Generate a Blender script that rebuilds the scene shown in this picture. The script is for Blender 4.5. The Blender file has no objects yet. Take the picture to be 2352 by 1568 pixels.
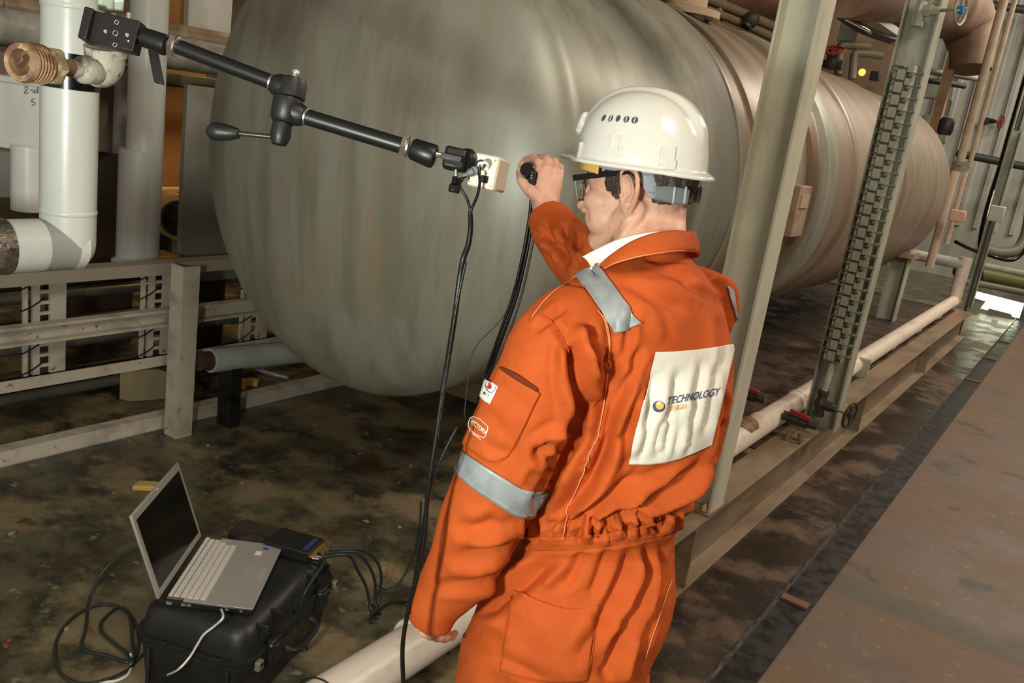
import bpy, bmesh, math, random
import numpy as np
from mathutils import Vector, Matrix
from mathutils.bvhtree import BVHTree
random.seed(7); np.random.seed(7)
SC = bpy.context.scene
COL = SC.collection
# ------------------------------------------------------------------ camera (24x36 frame, rolled handheld shot)
FPX = 2009.; CX, CY = 1176., 784.; HC = 1.75
_Y = np.array([1394., -329., FPX]); _Y /= np.linalg.norm(_Y)
_D = np.array([-1126., 7500., FPX]); _D -= _D.dot(_Y)*_Y; _D /= np.linalg.norm(_D)
M = np.array([np.cross(_Y, -_D), _Y, -_D])          # world = M @ cam(right, down, forward)
CAM = np.array([0, 0, HC])
cd = bpy.data.cameras.new('camera'); cam = bpy.data.objects.new('camera', cd); COL.objects.link(cam)
cd.sensor_width = 36; cd.lens = FPX/2352*36; cd.clip_start = .02; cd.clip_end = 100
cam.matrix_world = Matrix([[M[i][0], -M[i][1], -M[i][2], CAM[i]] for i in range(3)]+[[0, 0, 0, 1]])
SC.camera = cam
# ------------------------------------------------------------------ world, lamps, exposure
SC.view_settings.view_transform = 'Standard'; SC.view_settings.look = 'None'
SC.view_settings.gamma = 1; SC.view_settings.use_curve_mapping = False
SC.view_settings.exposure = -0.14
W = bpy.data.worlds.new('hall_air'); SC.world = W; W.use_nodes = True
W.node_tree.nodes['Background'].inputs[0].default_value = (1.0, .88, .74, 1)
W.node_tree.nodes['Background'].inputs[1].default_value = .52
def lamp(name, kind, loc, energy, color, size=.1, target=None, sizey=None):
    l = bpy.data.lights.new(name, kind); l.energy = energy; l.color = color
    o = bpy.data.objects.new(name, l); COL.objects.link(o); o.location = loc
    if kind == 'AREA':
        l.size = size
        if sizey: l.shape = 'RECTANGLE'; l.size_y = sizey
    else: l.shadow_soft_size = size
    if target is not None:
        o.rotation_euler = (Vector(target)-Vector(loc)).to_track_quat('-Z', 'Y').to_euler()
    return o
fl = CAM + M @ np.array([-.52, .10, .0])
lamp('camera_flash', 'POINT', fl, 135, (.95, 1.0, .92), .06)
lamp('hall_lamp_and_fill', 'AREA', (2.2, 5.5, 5.2), 200, (1.0, .85, .70), 1.4, (-1.2, 6, .8))
lamp('hall_lamp_and_fill', 'AREA', (.8, 11., 5.4), 260, (1.0, .86, .72), 1.4, (-1.2, 10, .8))
lamp('hall_lamp_and_fill', 'AREA', (2.0, .4, 5.2), 150, (1.0, .86, .70), 1.6, (-1.0, 5.5, 1.0))  # added fill, no known fixture; brightens the gauge faces the others miss
lamp('hall_lamp_and_fill', 'AREA', (2.0, 14.2, 5.2), 190, (1.0, .93, .82), 1.2, (-2, 16.5, 2))  # added fill, no known fixture; lightens the far wall
lamp('rack_lamp', 'AREA', (-5.0, 4.6, 2.6), 16, (1.0, .62, .28), .5, (-5.6, 4.0, 1.2))

# ------------------------------------------------------------------ pixel rays onto real planes
def ray(u, v): return M @ np.array([u-CX, v-CY, FPX])/FPX
def P(u, v, d): return ray(u, v)*d+CAM
def onz(u, v, z): r = ray(u, v); return r*(z-HC)/r[2]+CAM
def onx(u, v, x): r = ray(u, v); return r*x/r[0]+CAM
def ony(u, v, y): r = ray(u, v); return r*y/r[1]+CAM
def proj(p):
    c = (np.asarray(p)-CAM) @ M
    return np.stack([c[..., 0]/c[..., 2]*FPX+CX, c[..., 1]/c[..., 2]*FPX+CY, c[..., 2]], -1)
def zrow(x, y, v):
    a = M.T @ np.array([x, y, 0.]); k = (v-CY)/FPX
    return HC+(k*a[2]-a[1])/(M[2, 1]-k*M[2, 2])
# ------------------------------------------------------------------ materials
def lin(h):
    h = h.lstrip('#'); c = [int(h[i:i+2], 16)/255 for i in (0, 2, 4)]
    return tuple(x/12.92 if x < .04045 else ((x+.055)/1.055)**2.4 for x in c)+(1,)
MATS = {}
def mat(name, col, rough=.5, metal=0., col2=None, scale=6., stretch=(1, 1, 1), lo=.4, hi=.65, bump=0., bscale=60., bdist=.002,
        col3=None, scale3=2., lo3=.5, hi3=.7, rough2=None, coat=0., emit=None, estr=0., trans=0., sheen=0., sss=0., bstretch=None, ior=1.45, spec=.5):
    if name in MATS: return MATS[name]
    m = bpy.data.materials.new(name); m.use_nodes = True; nt = m.node_tree; N = nt.nodes; L = nt.links
    b = N['Principled BSDF']; b.inputs['Base Color'].default_value = lin(col)
    b.inputs['Roughness'].default_value = rough; b.inputs['Metallic'].default_value = metal
    b.inputs['Coat Weight'].default_value = coat; b.inputs['IOR'].default_value = ior
    b.inputs['Specular IOR Level'].default_value = spec
    if sheen: b.inputs['Sheen Weight'].default_value = sheen; b.inputs['Sheen Roughness'].default_value = .4; b.inputs['Sheen Tint'].default_value = lin(col)
    if sss:
        b.inputs['Subsurface Weight'].default_value = sss; b.inputs['Subsurface Radius'].default_value = (.012, .004, .002); b.inputs['Subsurface Scale'].default_value = 1.
    if trans: b.inputs['Transmission Weight'].default_value = trans
    if emit: b.inputs['Emission Color'].default_value = lin(emit); b.inputs['Emission Strength'].default_value = estr
    tc = N.new('ShaderNodeTexCoord')
    def noise(sc, st=(1, 1, 1), det=5, off=0):
        mp = N.new('ShaderNodeMapping'); mp.inputs['Scale'].default_value = st; mp.inputs['Location'].default_value = (off, off*1.3, off*.7)
        L.new(tc.outputs['Object'], mp.inputs[0])
        n = N.new('ShaderNodeTexNoise'); n.inputs['Scale'].default_value = sc; n.inputs['Detail'].default_value = det; n.inputs['Roughness'].default_value = .6
        L.new(mp.outputs[0], n.inputs['Vector']); return n
    cur = None
    def mixin(c, sc, st, lo_, hi_, off):
        nonlocal cur
        n = noise(sc, st, 6, off); r = N.new('ShaderNodeMapRange'); r.inputs[1].default_value = lo_; r.inputs[2].default_value = hi_
        r.interpolation_type = 'SMOOTHSTEP'
        L.new(n.outputs['Fac'], r.inputs[0])
        mx = N.new('ShaderNodeMix'); mx.data_type = 'RGBA'
        L.new(r.outputs[0], mx.inputs[0])
        if cur is None: mx.inputs[6].default_value = lin(col)
        else: L.new(cur, mx.inputs[6])
        mx.inputs[7].default_value = lin(c); cur = mx.outputs[2]; return r
    if col2:
        r = mixin(col2, scale, stretch, lo, hi, 0)
        if rough2 is not None:
            q = N.new('ShaderNodeMapRange'); q.inputs[3].default_value = rough; q.inputs[4].default_value = rough2
            L.new(r.outputs[0], q.inputs[0]); L.new(q.outputs[0], b.inputs['Roughness'])
    if col3: mixin(col3, scale3, stretch, lo3, hi3, 5.3)
    if cur is not None: L.new(cur, b.inputs['Base Color'])
    if bump:
        n = noise(bscale, bstretch or (1, 1, 1), 4, 2.2); bp = N.new('ShaderNodeBump'); bp.inputs['Strength'].default_value = bump; bp.inputs['Distance'].default_value = bdist
        L.new(n.outputs['Fac'], bp.inputs['Height']); L.new(bp.outputs[0], b.inputs['Normal'])
    MATS[name] = m; return m
black = mat('black_coat', '#141413', .38, bump=.15, bscale=900, bdist=.0004)
blackg = mat('black_gloss', '#0b0b0b', .22)
rubber = mat('cable_black', '#0e0f0e', .36, bump=.4, bscale=500, bdist=.001)
chrome = mat('chrome', '#e6e5e0', .28, 1.)
steel = mat('galvanised', '#9a9b8f', .5, .35, '#7b7a70', 14, bump=.2, bscale=120)
lag = mat('white_lagging', '#b5b8b1', .33, 0, '#a3a69e', 5, (1, 1, .25), .45, .75, bump=.08, bscale=30, bdist=.004)
laggrey = mat('grey_lagging', '#9c9b90', .5, 0, '#7d7a6e', 7)
pinkpipe = mat('cream_lagging', '#dccfbe', .36, 0, '#b9a58f', 9, (1, .3, 1), .5, .75, col3='#8a745f', scale3=22, lo3=.66, hi3=.75, bump=.15, bscale=40, bdist=.003)
paintgrey = mat('grey_green_paint', '#a3a494', .42, 0, '#8c8b7a', 9, (1, 1, .3), .45, .75, bump=.1, bscale=80)
railgrey = mat('rail_paint', '#c0b8a6', .55, 0, '#a3988a', 8, (1, 1, 1), .45, .7, col3='#6b5a48', scale3=25, lo3=.62, hi3=.72, bump=.2, bscale=90)
beamcol = mat('column_paint', '#c3c2ae', .4, 0, '#a09d88', 5, (1, 1, .3), .45, .75, col3='#8a7560', scale3=30, lo3=.7, hi3=.76)
rust = mat('rust', '#8f7354', .8, .1, '#5d4030', 30, bump=.5, bscale=140, col3='#b58a60', scale3=60, lo3=.55, hi3=.7)
rustnut = mat('limed_brass', '#a59a7c', .55, .25, '#7f6d4c', 40, bump=.4, bscale=160, col3='#d8cfae', scale3=70, lo3=.55, hi3=.65)
castpaint = mat('painted_iron', '#a09b8b', .6, 0, '#7d7364', 45, lo=.5, hi=.62, bump=.6, bscale=150, col3='#6b4a38', scale3=50, lo3=.62, hi3=.68)
skidmat = mat('skid_paint', '#85745e', .48, 0, '#6e5c47', 3.5, (1, .5, 2.5), .42, .62, col3='#8c6341', scale3=1.6, lo3=.55, hi3=.75, bump=.15, bscale=60)
deckmat = mat('rusty_deck', '#40342a', .55, 0, '#291f19', 6, col3='#5f4634', scale3=3, bump=.4, bscale=50, rough2=.3)
darksteel = mat('dark_steel', '#2a2a27', .45, .2, '#181814', 12, rough2=.25)
whitepl = mat('cream_camera_plastic', '#d2c6ae', .4)
redpt = mat('red_paint', '#8a1f24', .45)
bluept = mat('blue_paint', '#2f6fb0', .45)
yellowpt = mat('yellow_paint', '#c79b45', .5)
skin = mat('skin', '#d3a58c', .5, 0, '#c4907a', 30, lo=.45, hi=.7, sss=.15, bump=.25, bscale=260, bdist=.0012, col3='#c98a78', scale3=14, lo3=.55, hi3=.75)
orange = mat('orange_cloth', '#be5622', .8, 0, '#ae4b1b', 9, lo=.4, hi=.7, bump=.35, bscale=45, bdist=.004, sheen=.15, spec=.25)
orangedk = mat('orange_seam', '#c04a12', .85)
tape = mat('reflective_tape', '#9ba0a0', .45, .1, '#8b9090', 30, bump=.1, bscale=300)
patchw = mat('white_print_panel', '#ddd8ca', .6, bump=.2, bscale=30, bdist=.004)
helmetw = mat('helmet_shell', '#dcdad0', .2, 0, coat=.4)
harness = mat('grey_harness', '#8d949a', .5)
hairm = mat('dark_hair', '#3a2f28', .5, 0, '#6b5f55', 120, (1, 1, .15), .5, .7, bump=.9, bscale=260, bdist=.003, bstretch=(1, 1, .2))
shirtm = mat('white_shirt', '#f3f2ea', .7, bump=.1, bscale=200)
# tank plate: grey green metallic paint with vertical water streaks
tankm = mat('tank_plate', '#929386', .42, .22, '#7f7e6d', 2.2, (3.2, 3.2, .45), .42, .66, col3='#97866a', scale3=1.5, lo3=.56, hi3=.78)
tankwarm = mat('tank_plate_warm', '#8f7f6c', .42, .2, '#7a6d5b', 2.0, (1, 3, 1), .42, .66, col3='#8f6a4c', scale3=1.2, lo3=.58, hi3=.75)  # same plate paint, with the warm hall light put into the colour
# ------------------------------------------------------------------ builders
def worg(parent):
    o = np.zeros(3)
    while parent is not None: o += np.array(parent.location); parent = parent.parent
    return o
def mesh_obj(name, V, F, m, parent=None, smooth=False, label=None):
    V = np.asarray(V, float)
    if parent is None:
        org = np.array([V[:, 0].mean(), V[:, 1].mean(), V[:, 2].min()]); loc = org
    else: org = worg(parent); loc = np.zeros(3)
    me = bpy.data.meshes.new(name); me.from_pydata([tuple(v) for v in (V-org)], [], [tuple(int(i) for i in f) for f in F]); me.update()
    if m is not None: me.materials.append(m)
    if smooth is True: me.polygons.foreach_set('use_smooth', [True]*len(me.polygons))
    elif smooth:
        bm = bmesh.new(); bm.from_mesh(me)
        for f in bm.faces: f.smooth = True
        for e in bm.edges:
            if len(e.link_faces) == 2 and e.calc_face_angle(0) > math.radians(smooth): e.smooth = False
        bm.to_mesh(me); bm.free()
    o = bpy.data.objects.new(name, me); COL.objects.link(o); o.location = loc
    if parent is not None: o.parent = parent
    if label: o['label'] = label
    return o
def bevel(o, w=.003, seg=2):
    md = o.modifiers.new('b', 'BEVEL'); md.width = w; md.segments = seg; md.limit_method = 'ANGLE'; return o
def thing(name, label, cat, loc, group=None):
    o = bpy.data.objects.new(name, None); COL.objects.link(o); o.location = tuple(float(x) for x in loc); o.empty_display_size = .05
    o['label'] = label; o['category'] = cat
    if group: o['group'] = group
    return o
def tag(o, label, cat, group=None, kind=None):
    o['label'] = label; o['category'] = cat
    if group: o['group'] = group
    if kind: o['kind'] = kind
    return o
def struct(o): o['kind'] = 'structure'; return o
class MB:
    def __init__(s): s.V = []; s.F = []
    def add(s, V, F):
        n = len(s.V); s.V += [tuple(v) for v in V]; s.F += [tuple(int(i)+n for i in f) for f in F]; return s
    def box(s, lo, hi):
        x0, y0, z0 = lo; x1, y1, z1 = hi
        return s.add([(x0, y0, z0), (x1, y0, z0), (x1, y1, z0), (x0, y1, z0), (x0, y0, z1), (x1, y0, z1), (x1, y1, z1), (x0, y1, z1)],
                     [(3, 2, 1, 0), (4, 5, 6, 7), (0, 1, 5, 4), (1, 2, 6, 5), (2, 3, 7, 6), (3, 0, 4, 7)])
    def obox(s, c, X, Y, Z):
        c, X, Y, Z = map(np.asarray, (c, X, Y, Z)); V = []
        for k in (-1, 1):
            for a, b in ((-1, -1), (1, -1), (1, 1), (-1, 1)): V.append(c+a*X+b*Y+k*Z)
        return s.add(V, [(3, 2, 1, 0), (4, 5, 6, 7), (0, 1, 5, 4), (1, 2, 6, 5), (2, 3, 7, 6), (3, 0, 4, 7)])
    def prism(s, poly, p0, p1, U, Vv):      # 2D polygon (a,b) in axes U,V swept from p0 to p1
        p0, p1, U, Vv = map(np.asarray, (p0, p1, U, Vv)); n = len(poly)
        V = [p0+a*U+b*Vv for a, b in poly]+[p1+a*U+b*Vv for a, b in poly]
        return s.add(V, [tuple(range(n))[::-1], tuple(range(n, 2*n))]+[(i, (i+1) % n, n+(i+1) % n, n+i) for i in range(n)])
    def rev(s, p0, p1, prof, n=24, cap=True):   # profile [(t along 0..1 or metres, r)] in metres
        p0 = np.asarray(p0, float); d = np.asarray(p1, float)-p0; d /= np.linalg.norm(d)
        a = np.cross(d, [0, 0, 1.]);
        if np.linalg.norm(a) < 1e-3: a = np.cross(d, [1., 0, 0])
        a /= np.linalg.norm(a); b = np.cross(d, a); V = []; k = len(prof)
        for t, r in prof:
            for i in range(n):
                th = 2*math.pi*i/n; V.append(p0+d*t+r*(math.cos(th)*a+math.sin(th)*b))
        F = [(j*n+i, j*n+(i+1) % n, (j+1)*n+(i+1) % n, (j+1)*n+i) for j in range(k-1) for i in range(n)]
        if cap: F += [tuple(range(n))[::-1], tuple(range((k-1)*n, k*n))]
        return s.add(V, F)
    def cyl(s, p0, p1, r, n=20, r1=None):
        L = float(np.linalg.norm(np.asarray(p1, float)-np.asarray(p0, float)))
        return s.rev(p0, p1, [(0, r), (L, r if r1 is None else r1)], n)
    def tube(s, pts, r, n=10, sub=6, closed=False):
        pts = spline(pts, sub, closed); k = len(pts); rr = r if hasattr(r, '__len__') else None
        V = []; T = np.gradient(pts, axis=0); a = None
        for i, p in enumerate(pts):
            t = T[i]/(np.linalg.norm(T[i])+1e-12)
            if a is None:
                a = np.cross(t, [.3, .2, 1.]); a /= np.linalg.norm(a)
            a = a-t*a.dot(t); a /= np.linalg.norm(a); b = np.cross(t, a)
            ri = np.interp(i/(k-1), np.linspace(0, 1, len(rr)), rr) if rr is not None else r
            for j in range(n):
                th = 2*math.pi*j/n; V.append(p+ri*(math.cos(th)*a+math.sin(th)*b))
        F = [(j*n+i, j*n+(i+1) % n, (j+1)*n+(i+1) % n, (j+1)*n+i) for j in range(k-1) for i in range(n)]
        if closed: F += [((k-1)*n+i, (k-1)*n+(i+1) % n, (i+1) % n, i) for i in range(n)]
        else: F += [tuple(range(n))[::-1], tuple(range((k-1)*n, k*n))]
        return s.add(V, F)
    def ball(s, c, r, n=14, k=8, A=None):
        c = np.asarray(c, float); r = np.ones(3)*r; A = np.eye(3) if A is None else A
        V = [c+A @ (r*np.array([0, 0, -1.]))]
        for j in range(1, k):
            ph = -math.pi/2+math.pi*j/k
            for i in range(n):
                th = 2*math.pi*i/n; V.append(c+A @ (r*np.array([math.cos(ph)*math.cos(th), math.cos(ph)*math.sin(th), math.sin(ph)])))
        V.append(c+A @ (r*np.array([0, 0, 1.]))); e = len(V)-1
        F = [(0, 1+(i+1) % n, 1+i) for i in range(n)]
        F += [(1+j*n+i, 1+j*n+(i+1) % n, 1+(j+1)*n+(i+1) % n, 1+(j+1)*n+i) for j in range(k-2) for i in range(n)]
        F += [(1+(k-2)*n+i, 1+(k-2)*n+(i+1) % n, e) for i in range(n)]
        return s.add(V, F)
    def caps(s, p0, p1, r0, r1, n=14):
        p0 = np.asarray(p0, float); p1 = np.asarray(p1, float)
        s.rev(p0, p1, [(0, r0), (float(np.linalg.norm(p1-p0)), r1)], n); s.ball(p0, r0, n, 8); return s.ball(p1, r1, n, 8)
    def loft(s, secs, n=32):          # sections: (centre, U, V, a, b, exponent)
        V = []
        for c, U, Vv, a, b, e in secs:
            for i in range(n):
                th = 2*math.pi*i/n; ct, st = math.cos(th), math.sin(th)
                V.append(np.asarray(c)+a*np.sign(ct)*abs(ct)**(2/e)*np.asarray(U)+b*np.sign(st)*abs(st)**(2/e)*np.asarray(Vv))
        k = len(secs)
        F = [(j*n+i, j*n+(i+1) % n, (j+1)*n+(i+1) % n, (j+1)*n+i) for j in range(k-1) for i in range(n)]
        F += [tuple(range(n))[::-1], tuple(range((k-1)*n, k*n))]
        return s.add(V, F)
    def build(s, name, m, parent=None, smooth=35, label=None, bev=0):
        o = mesh_obj(name, s.V, s.F, m, parent, smooth, label)
        if bev: bevel(o, bev)
        return o
def spline(pts, sub=6, closed=False):
    p = np.asarray(pts, float)
    if len(p) < 3: return p
    n = len(p); out = []; rng = range(n if closed else n-1)
    for i in rng:
        if closed: a, b, c, d = p[(i-1) % n], p[i], p[(i+1) % n], p[(i+2) % n]
        else: a, b, c, d = p[max(i-1, 0)], p[i], p[i+1], p[min(i+2, n-1)]
        for k in range(sub):
            t = k/sub; out.append(.5*((2*b)+(-a+c)*t+(2*a-5*b+4*c-d)*t*t+(-a+3*b-3*c+d)*t**3))
    if not closed: out.append(p[-1])
    return np.array(out)
def H_poly(w, h, t, tf):  # H section: flange width w (U), depth h (V)
    a, b, c = w/2, h/2, t/2
    return [(-a, -b), (a, -b), (a, -b+tf), (c, -b+tf), (c, b-tf), (a, b-tf), (a, b), (-a, b), (-a, b-tf), (-c, b-tf), (-c, -b+tf), (-a, -b+tf)]
def C_poly(w, h, t):      # channel: depth h along V, lips toward +U
    return [(0, -h/2), (w, -h/2), (w, -h/2+t), (t, -h/2+t), (t, h/2-t), (w, h/2-t), (w, h/2), (0, h/2)]
X_, Y_, Z_ = np.eye(3)
# ================================================================== SETTING
def floor_material():
    m = bpy.data.materials.new('hall_concrete'); m.use_nodes = True; nt = m.node_tree; N = nt.nodes; L = nt.links; b = N['Principled BSDF']
    tc = N.new('ShaderNodeTexCoord'); sx = N.new('ShaderNodeSeparateXYZ'); L.new(tc.outputs['Object'], sx.inputs[0])
    def noise(sc, det=6, rough=.62, st=(1, 1, 1), off=0.):
        mp = N.new('ShaderNodeMapping'); mp.inputs['Scale'].default_value = st; mp.inputs['Location'].default_value = (off, off, 0)
        L.new(tc.outputs['Object'], mp.inputs[0]); n = N.new('ShaderNodeTexNoise'); n.inputs['Scale'].default_value = sc
        n.inputs['Detail'].default_value = det; n.inputs['Roughness'].default_value = rough; L.new(mp.outputs[0], n.inputs[0]); return n.outputs['Fac']
    def rng(x, a, b_, c=0., d=1.):
        r = N.new('ShaderNodeMapRange'); r.interpolation_type = 'SMOOTHSTEP'
        for i, v in zip((1, 2, 3, 4), (a, b_, c, d)): r.inputs[i].default_value = v
        L.new(x, r.inputs[0]); return r.outputs[0]
    def mix(f, A, B, typ='RGBA'):
        x = N.new('ShaderNodeMix'); x.data_type = typ; L.new(f, x.inputs[0]) if not isinstance(f, float) else setattr(x.inputs[0], 'default_value', f)
        ia, ib = (6, 7) if typ == 'RGBA' else (2, 3)
        for i, c in ((ia, A), (ib, B)):
            if hasattr(c, 'links'): L.new(c, x.inputs[i])
            else: x.inputs[i].default_value = lin(c) if isinstance(c, str) else c
        return x.outputs[2 if typ == 'RGBA' else 0]
    n1, n2, n3, n4 = noise(1.6), noise(5.), noise(14.), noise(2.7, off=4.)
    n5 = noise(3.2, off=9.)
    wet = mix(rng(n2, .38, .64), '#2f3027', '#625e48')          # wet, oily concrete by the tank
    wet = mix(rng(n4, .46, .62), wet, '#87785b')
    wet = mix(rng(n3, .60, .72), wet, '#8b8872')
    wet = mix(rng(n5, .58, .68), wet, '#4c301e')
    dry = mix(rng(n1, .38, .62), '#69503a', '#5d4e3e')           # dry side walkway
    dry = mix(rng(n4, .50, .66), dry, '#5c4d3f')
    dry = mix(rng(n3, .58, .74), dry, '#7c6c5b')
    dry = mix(rng(n5, .57, .68), dry, '#413a31')
    gut = mix(rng(n2, .40, .66), '#2a231b', '#3a2e23')           # strip between the skid and the drain
    gut = mix(rng(n4, .48, .64), gut, '#5e4833')
    xs = sx.outputs[0]
    c = mix(rng(xs, -1.10, -1.04), wet, gut); c = mix(rng(xs, -.60, -.58), c, dry)
    # old painted walkway line across the dry side
    yy = N.new('ShaderNodeMath'); yy.operation = 'MULTIPLY_ADD'; yy.inputs[1].default_value = .0; L.new(xs, yy.inputs[0]); L.new(sx.outputs[1], yy.inputs[2])
    l1 = rng(yy.outputs[0], 3.60, 3.64); l2 = rng(yy.outputs[0], 3.80, 3.84, 1., 0.)
    mm = N.new('ShaderNodeMath'); mm.operation = 'MULTIPLY'; L.new(l1, mm.inputs[0]); L.new(l2, mm.inputs[1])
    m2 = N.new('ShaderNodeMath'); m2.operation = 'MULTIPLY'; L.new(mm.outputs[0], m2.inputs[0]); L.new(rng(xs, -.60, -.58, 0, .75), m2.inputs[1])
    c = mix(m2.outputs[0], c, '#4c4a3c')
    L.new(c, b.inputs['Base Color'])
    rw = rng(n4, .42, .58, .10, .42); rd = rng(n1, .4, .65, .62, .45)
    L.new(mix(rng(xs, -.62, -.58), rw, rd, 'FLOAT'), b.inputs['Roughness'])
    bp = N.new('ShaderNodeBump'); bp.inputs['Strength'].default_value = .5; bp.inputs['Distance'].default_value = .006
    L.new(noise(22., 8, .7), bp.inputs['Height']); L.new(bp.outputs[0], b.inputs['Normal'])
    return m
fm = MB(); 
V = [(-8, -3, 0), (6, -3, 0), (6, 20, 0), (-8, 20, 0), (-8, -3, -.2), (6, -3, -.2), (6, 20, -.2), (-8, 20, -.2)]
fo = mesh_obj('floor', V, [(0, 1, 2, 3), (7, 6, 5, 4), (0, 4, 5, 1), (1, 5, 6, 2), (2, 6, 7, 3), (3, 7, 4, 0)], floor_material())
# shift so that object coordinates equal world coordinates
for v in fo.data.vertices: v.co += fo.location
fo.location = (0, 0, 0); struct(fo)
wallpaint = mat('shed_cladding', '#b4b4a8', .45, 0, '#a0a094', 3, (1, 1, .2), col3='#6f6553', scale3=2, lo3=.55, hi3=.75)
darkwall = mat('dark_olive_wall', '#57503f', .75, 0, '#3f3a2e', 2)  # plain dark olive tone of the side walls
# far cladding wall with raised ribs, each rib a part
YW = 17.
wl = struct(mesh_obj('wall_far', *[(lambda m: (m.V, m.F))(MB().box((-8, YW, 0), (6, YW+.12, 7)))][0], wallpaint))
ribmb = None
for i in range(34):
    x = -4.4+i*.28
    r = MB().prism([(-.05, 0), (-.03, -.05), (.03, -.05), (.05, 0)], (x, YW, .9), (x, YW, 6.9), X_, Y_).build('rib', wallpaint, wl)
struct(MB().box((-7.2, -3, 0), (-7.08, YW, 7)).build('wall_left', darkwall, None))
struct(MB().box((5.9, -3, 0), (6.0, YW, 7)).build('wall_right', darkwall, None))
ceil = struct(MB().box((-8, -3, 6.2), (6, YW, 6.3)).build('ceiling', mat('roof_sheet', '#8b7a66', .7), None))
for i in range(6):
    MB().box((-7, 2.5+i*2.6, 5.9), (5.8, 2.65+i*2.6, 6.2)).build('roof_beam', mat('roof_beam', '#6d5f50', .6), ceil)

# steel skid that carries the tank
sk = thing('steel_skid', 'long rust-stained steel base frame with brown deck under the big tank', 'skid', (-2.2, 6, 0))
for nm, xw, sgn in (('side_beam', -1.0, 1), ('side_beam', -3.35, -1)):
    ys_ = 2.42 if sgn > 0 else 4.3
    # outer face of web at xw; flanges toward inside plus small lip out
    MB().prism([(-.15, 0), (.0, 0), (.0, .012), (-.07, .012), (-.07, .278), (.0, .278), (.0, .292), (-.15, .292), (-.15, .278), (-.08, .278), (-.08, .012), (-.15, .012)],
               (xw, ys_, 0), (xw, 10.9, 0), X_*sgn if False else X_, Z_).build(nm, skidmat, sk, 40, bev=.002)
for yy in (3.1, 5.95, 8.4):
    MB().box((-1.068, yy, .012), (-1.004, yy+.014, .278)).build('stiffener', skidmat, sk)
MB().box((-3.3, 4.2, .262), (-1.15, 10.85, .286)).build('deck_plate', deckmat, sk)
MB().box((-3.3, 4.1, .02), (-1.15, 4.18, .286)).build('cross_beam', skidmat, sk)
MB().box((-3.3, 10.8, .02), (-1.15, 10.9, .292)).build('cross_beam', skidmat, sk)
# floor drain channel: dark steel trough with an upstand lip
dr = thing('floor_drain', 'black steel drain channel set in the floor beside the skid', 'drain', (-.65, 6, 0))
MB().box((-.694, .6, .001), (-.575, 14.5, .006)).build('channel_bed', darksteel, dr)
MB().box((-.70, .6, .001), (-.694, 14.5, .022)).build('edge_angle', mat('worn_edge', '#6d675c', .3, .6, '#2a2823', 18), dr)
MB().box((-.575, .6, .001), (-.568, 14.5, .010)).build('edge_angle', darksteel, dr)
for yy in (3.35, 8.6, 9.9, 11.2):
    MB().box((-.69, yy, .006), (-.58, yy+.05, .016)).build('cross_strap', mat('strap_brown', '#6b4a36', .5), dr)

# ================================================================== TANK
TX, TZ, TR, TY0, TA = -2.188, 1.497, .85, 2.349, .291
TY1 = 9.3
tk = thing('storage_tank', 'huge grey green horizontal steel tank with domed end and streaked plate', 'tank', (TX, 6, .286))
def tank_rev(prof, n=96): # prof [(y, r)]
    V = []; k = len(prof)
    for y, r in prof:
        for i in range(n):
            th = 2*math.pi*i/n; V.append((TX+r*math.cos(th), y, TZ+r*math.sin(th)))
    F = [(j*n+i, j*n+(i+1) % n, (j+1)*n+(i+1) % n, (j+1)*n+i)[::-1] for j in range(k-1) for i in range(n)]
    return V, F
pr = [(TY0-TA*math.sin(a), TR*math.cos(a)+1e-4) for a in np.linspace(math.pi/2, 0, 26)]
V, F = tank_rev(pr, 128); F.append(tuple(range(128)))
mesh_obj('near_head', V, F, tankm, tk, True)
V, F = tank_rev([(TY0, TR), (TY0+.02, TR), (3.67, TR), (3.685, TR-.004), (3.69, TR-.02)], 128); mesh_obj('front_shell', V, F, tankm, tk, 40)
V, F = tank_rev([(3.69, TR-.02), (3.92, TR-.022), (3.925, TR-.004), (3.95, TR), (4.75, TR), (4.76, TR+.0)], 128); mesh_obj('shell_course', V, F, tankwarm, tk, 40)
V, F = tank_rev([(4.76, TR), (5.5, TR), (TY1, TR)], 128); mesh_obj('rear_shell', V, F, tankwarm, tk, 40)
for y0, y1, h, mm_ in ((4.70, 4.86, .022, tankwarm), (4.98, 5.24, .03, tankm), (5.62, 5.76, .02, tankwarm), (7.2, 7.3, .012, tankwarm)):
    V, F = tank_rev([(y0, TR-.002), (y0+.02, TR+h*.8), ((y0+y1)/2, TR+h), (y1-.02, TR+h*.8), (y1, TR-.002)], 128)
    mesh_obj('band', V, F, mm_, tk, 40)
V, F = tank_rev([(3.675, TR-.001), (3.68, TR+.007), (3.70, TR+.007), (3.705, TR-.02)], 128); mesh_obj('band', V, F, mat('bare_steel_edge', '#a9aa9c', .35, .4), tk, 40)
pr = [(TY1+.95*math.sin(a), TR*math.cos(a)+1e-4) for a in np.linspace(0, math.pi/2, 18)]
V, F = tank_rev(pr, 96); F.append(tuple(range(17*96, 18*96))[::-1]); mesh_obj('far_head', V, F, tankwarm, tk, True)
# nozzles on top
for yy, xx, hh in ((4.15, -1.95, .16), (6.5, TX, .2)):
    zt = TZ+math.sqrt(TR**2-(xx-TX)**2)
    MB().cyl((xx, yy, zt-.05), (xx, yy, zt+hh), .1).cyl((xx, yy, zt+hh), (xx, yy, zt+hh+.03), .15).cyl((xx, yy, zt-.02), (xx, yy, zt+.012), .17, 24).build('nozzle', mat('cream_paint', '#b9a184', .5), tk)
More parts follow.
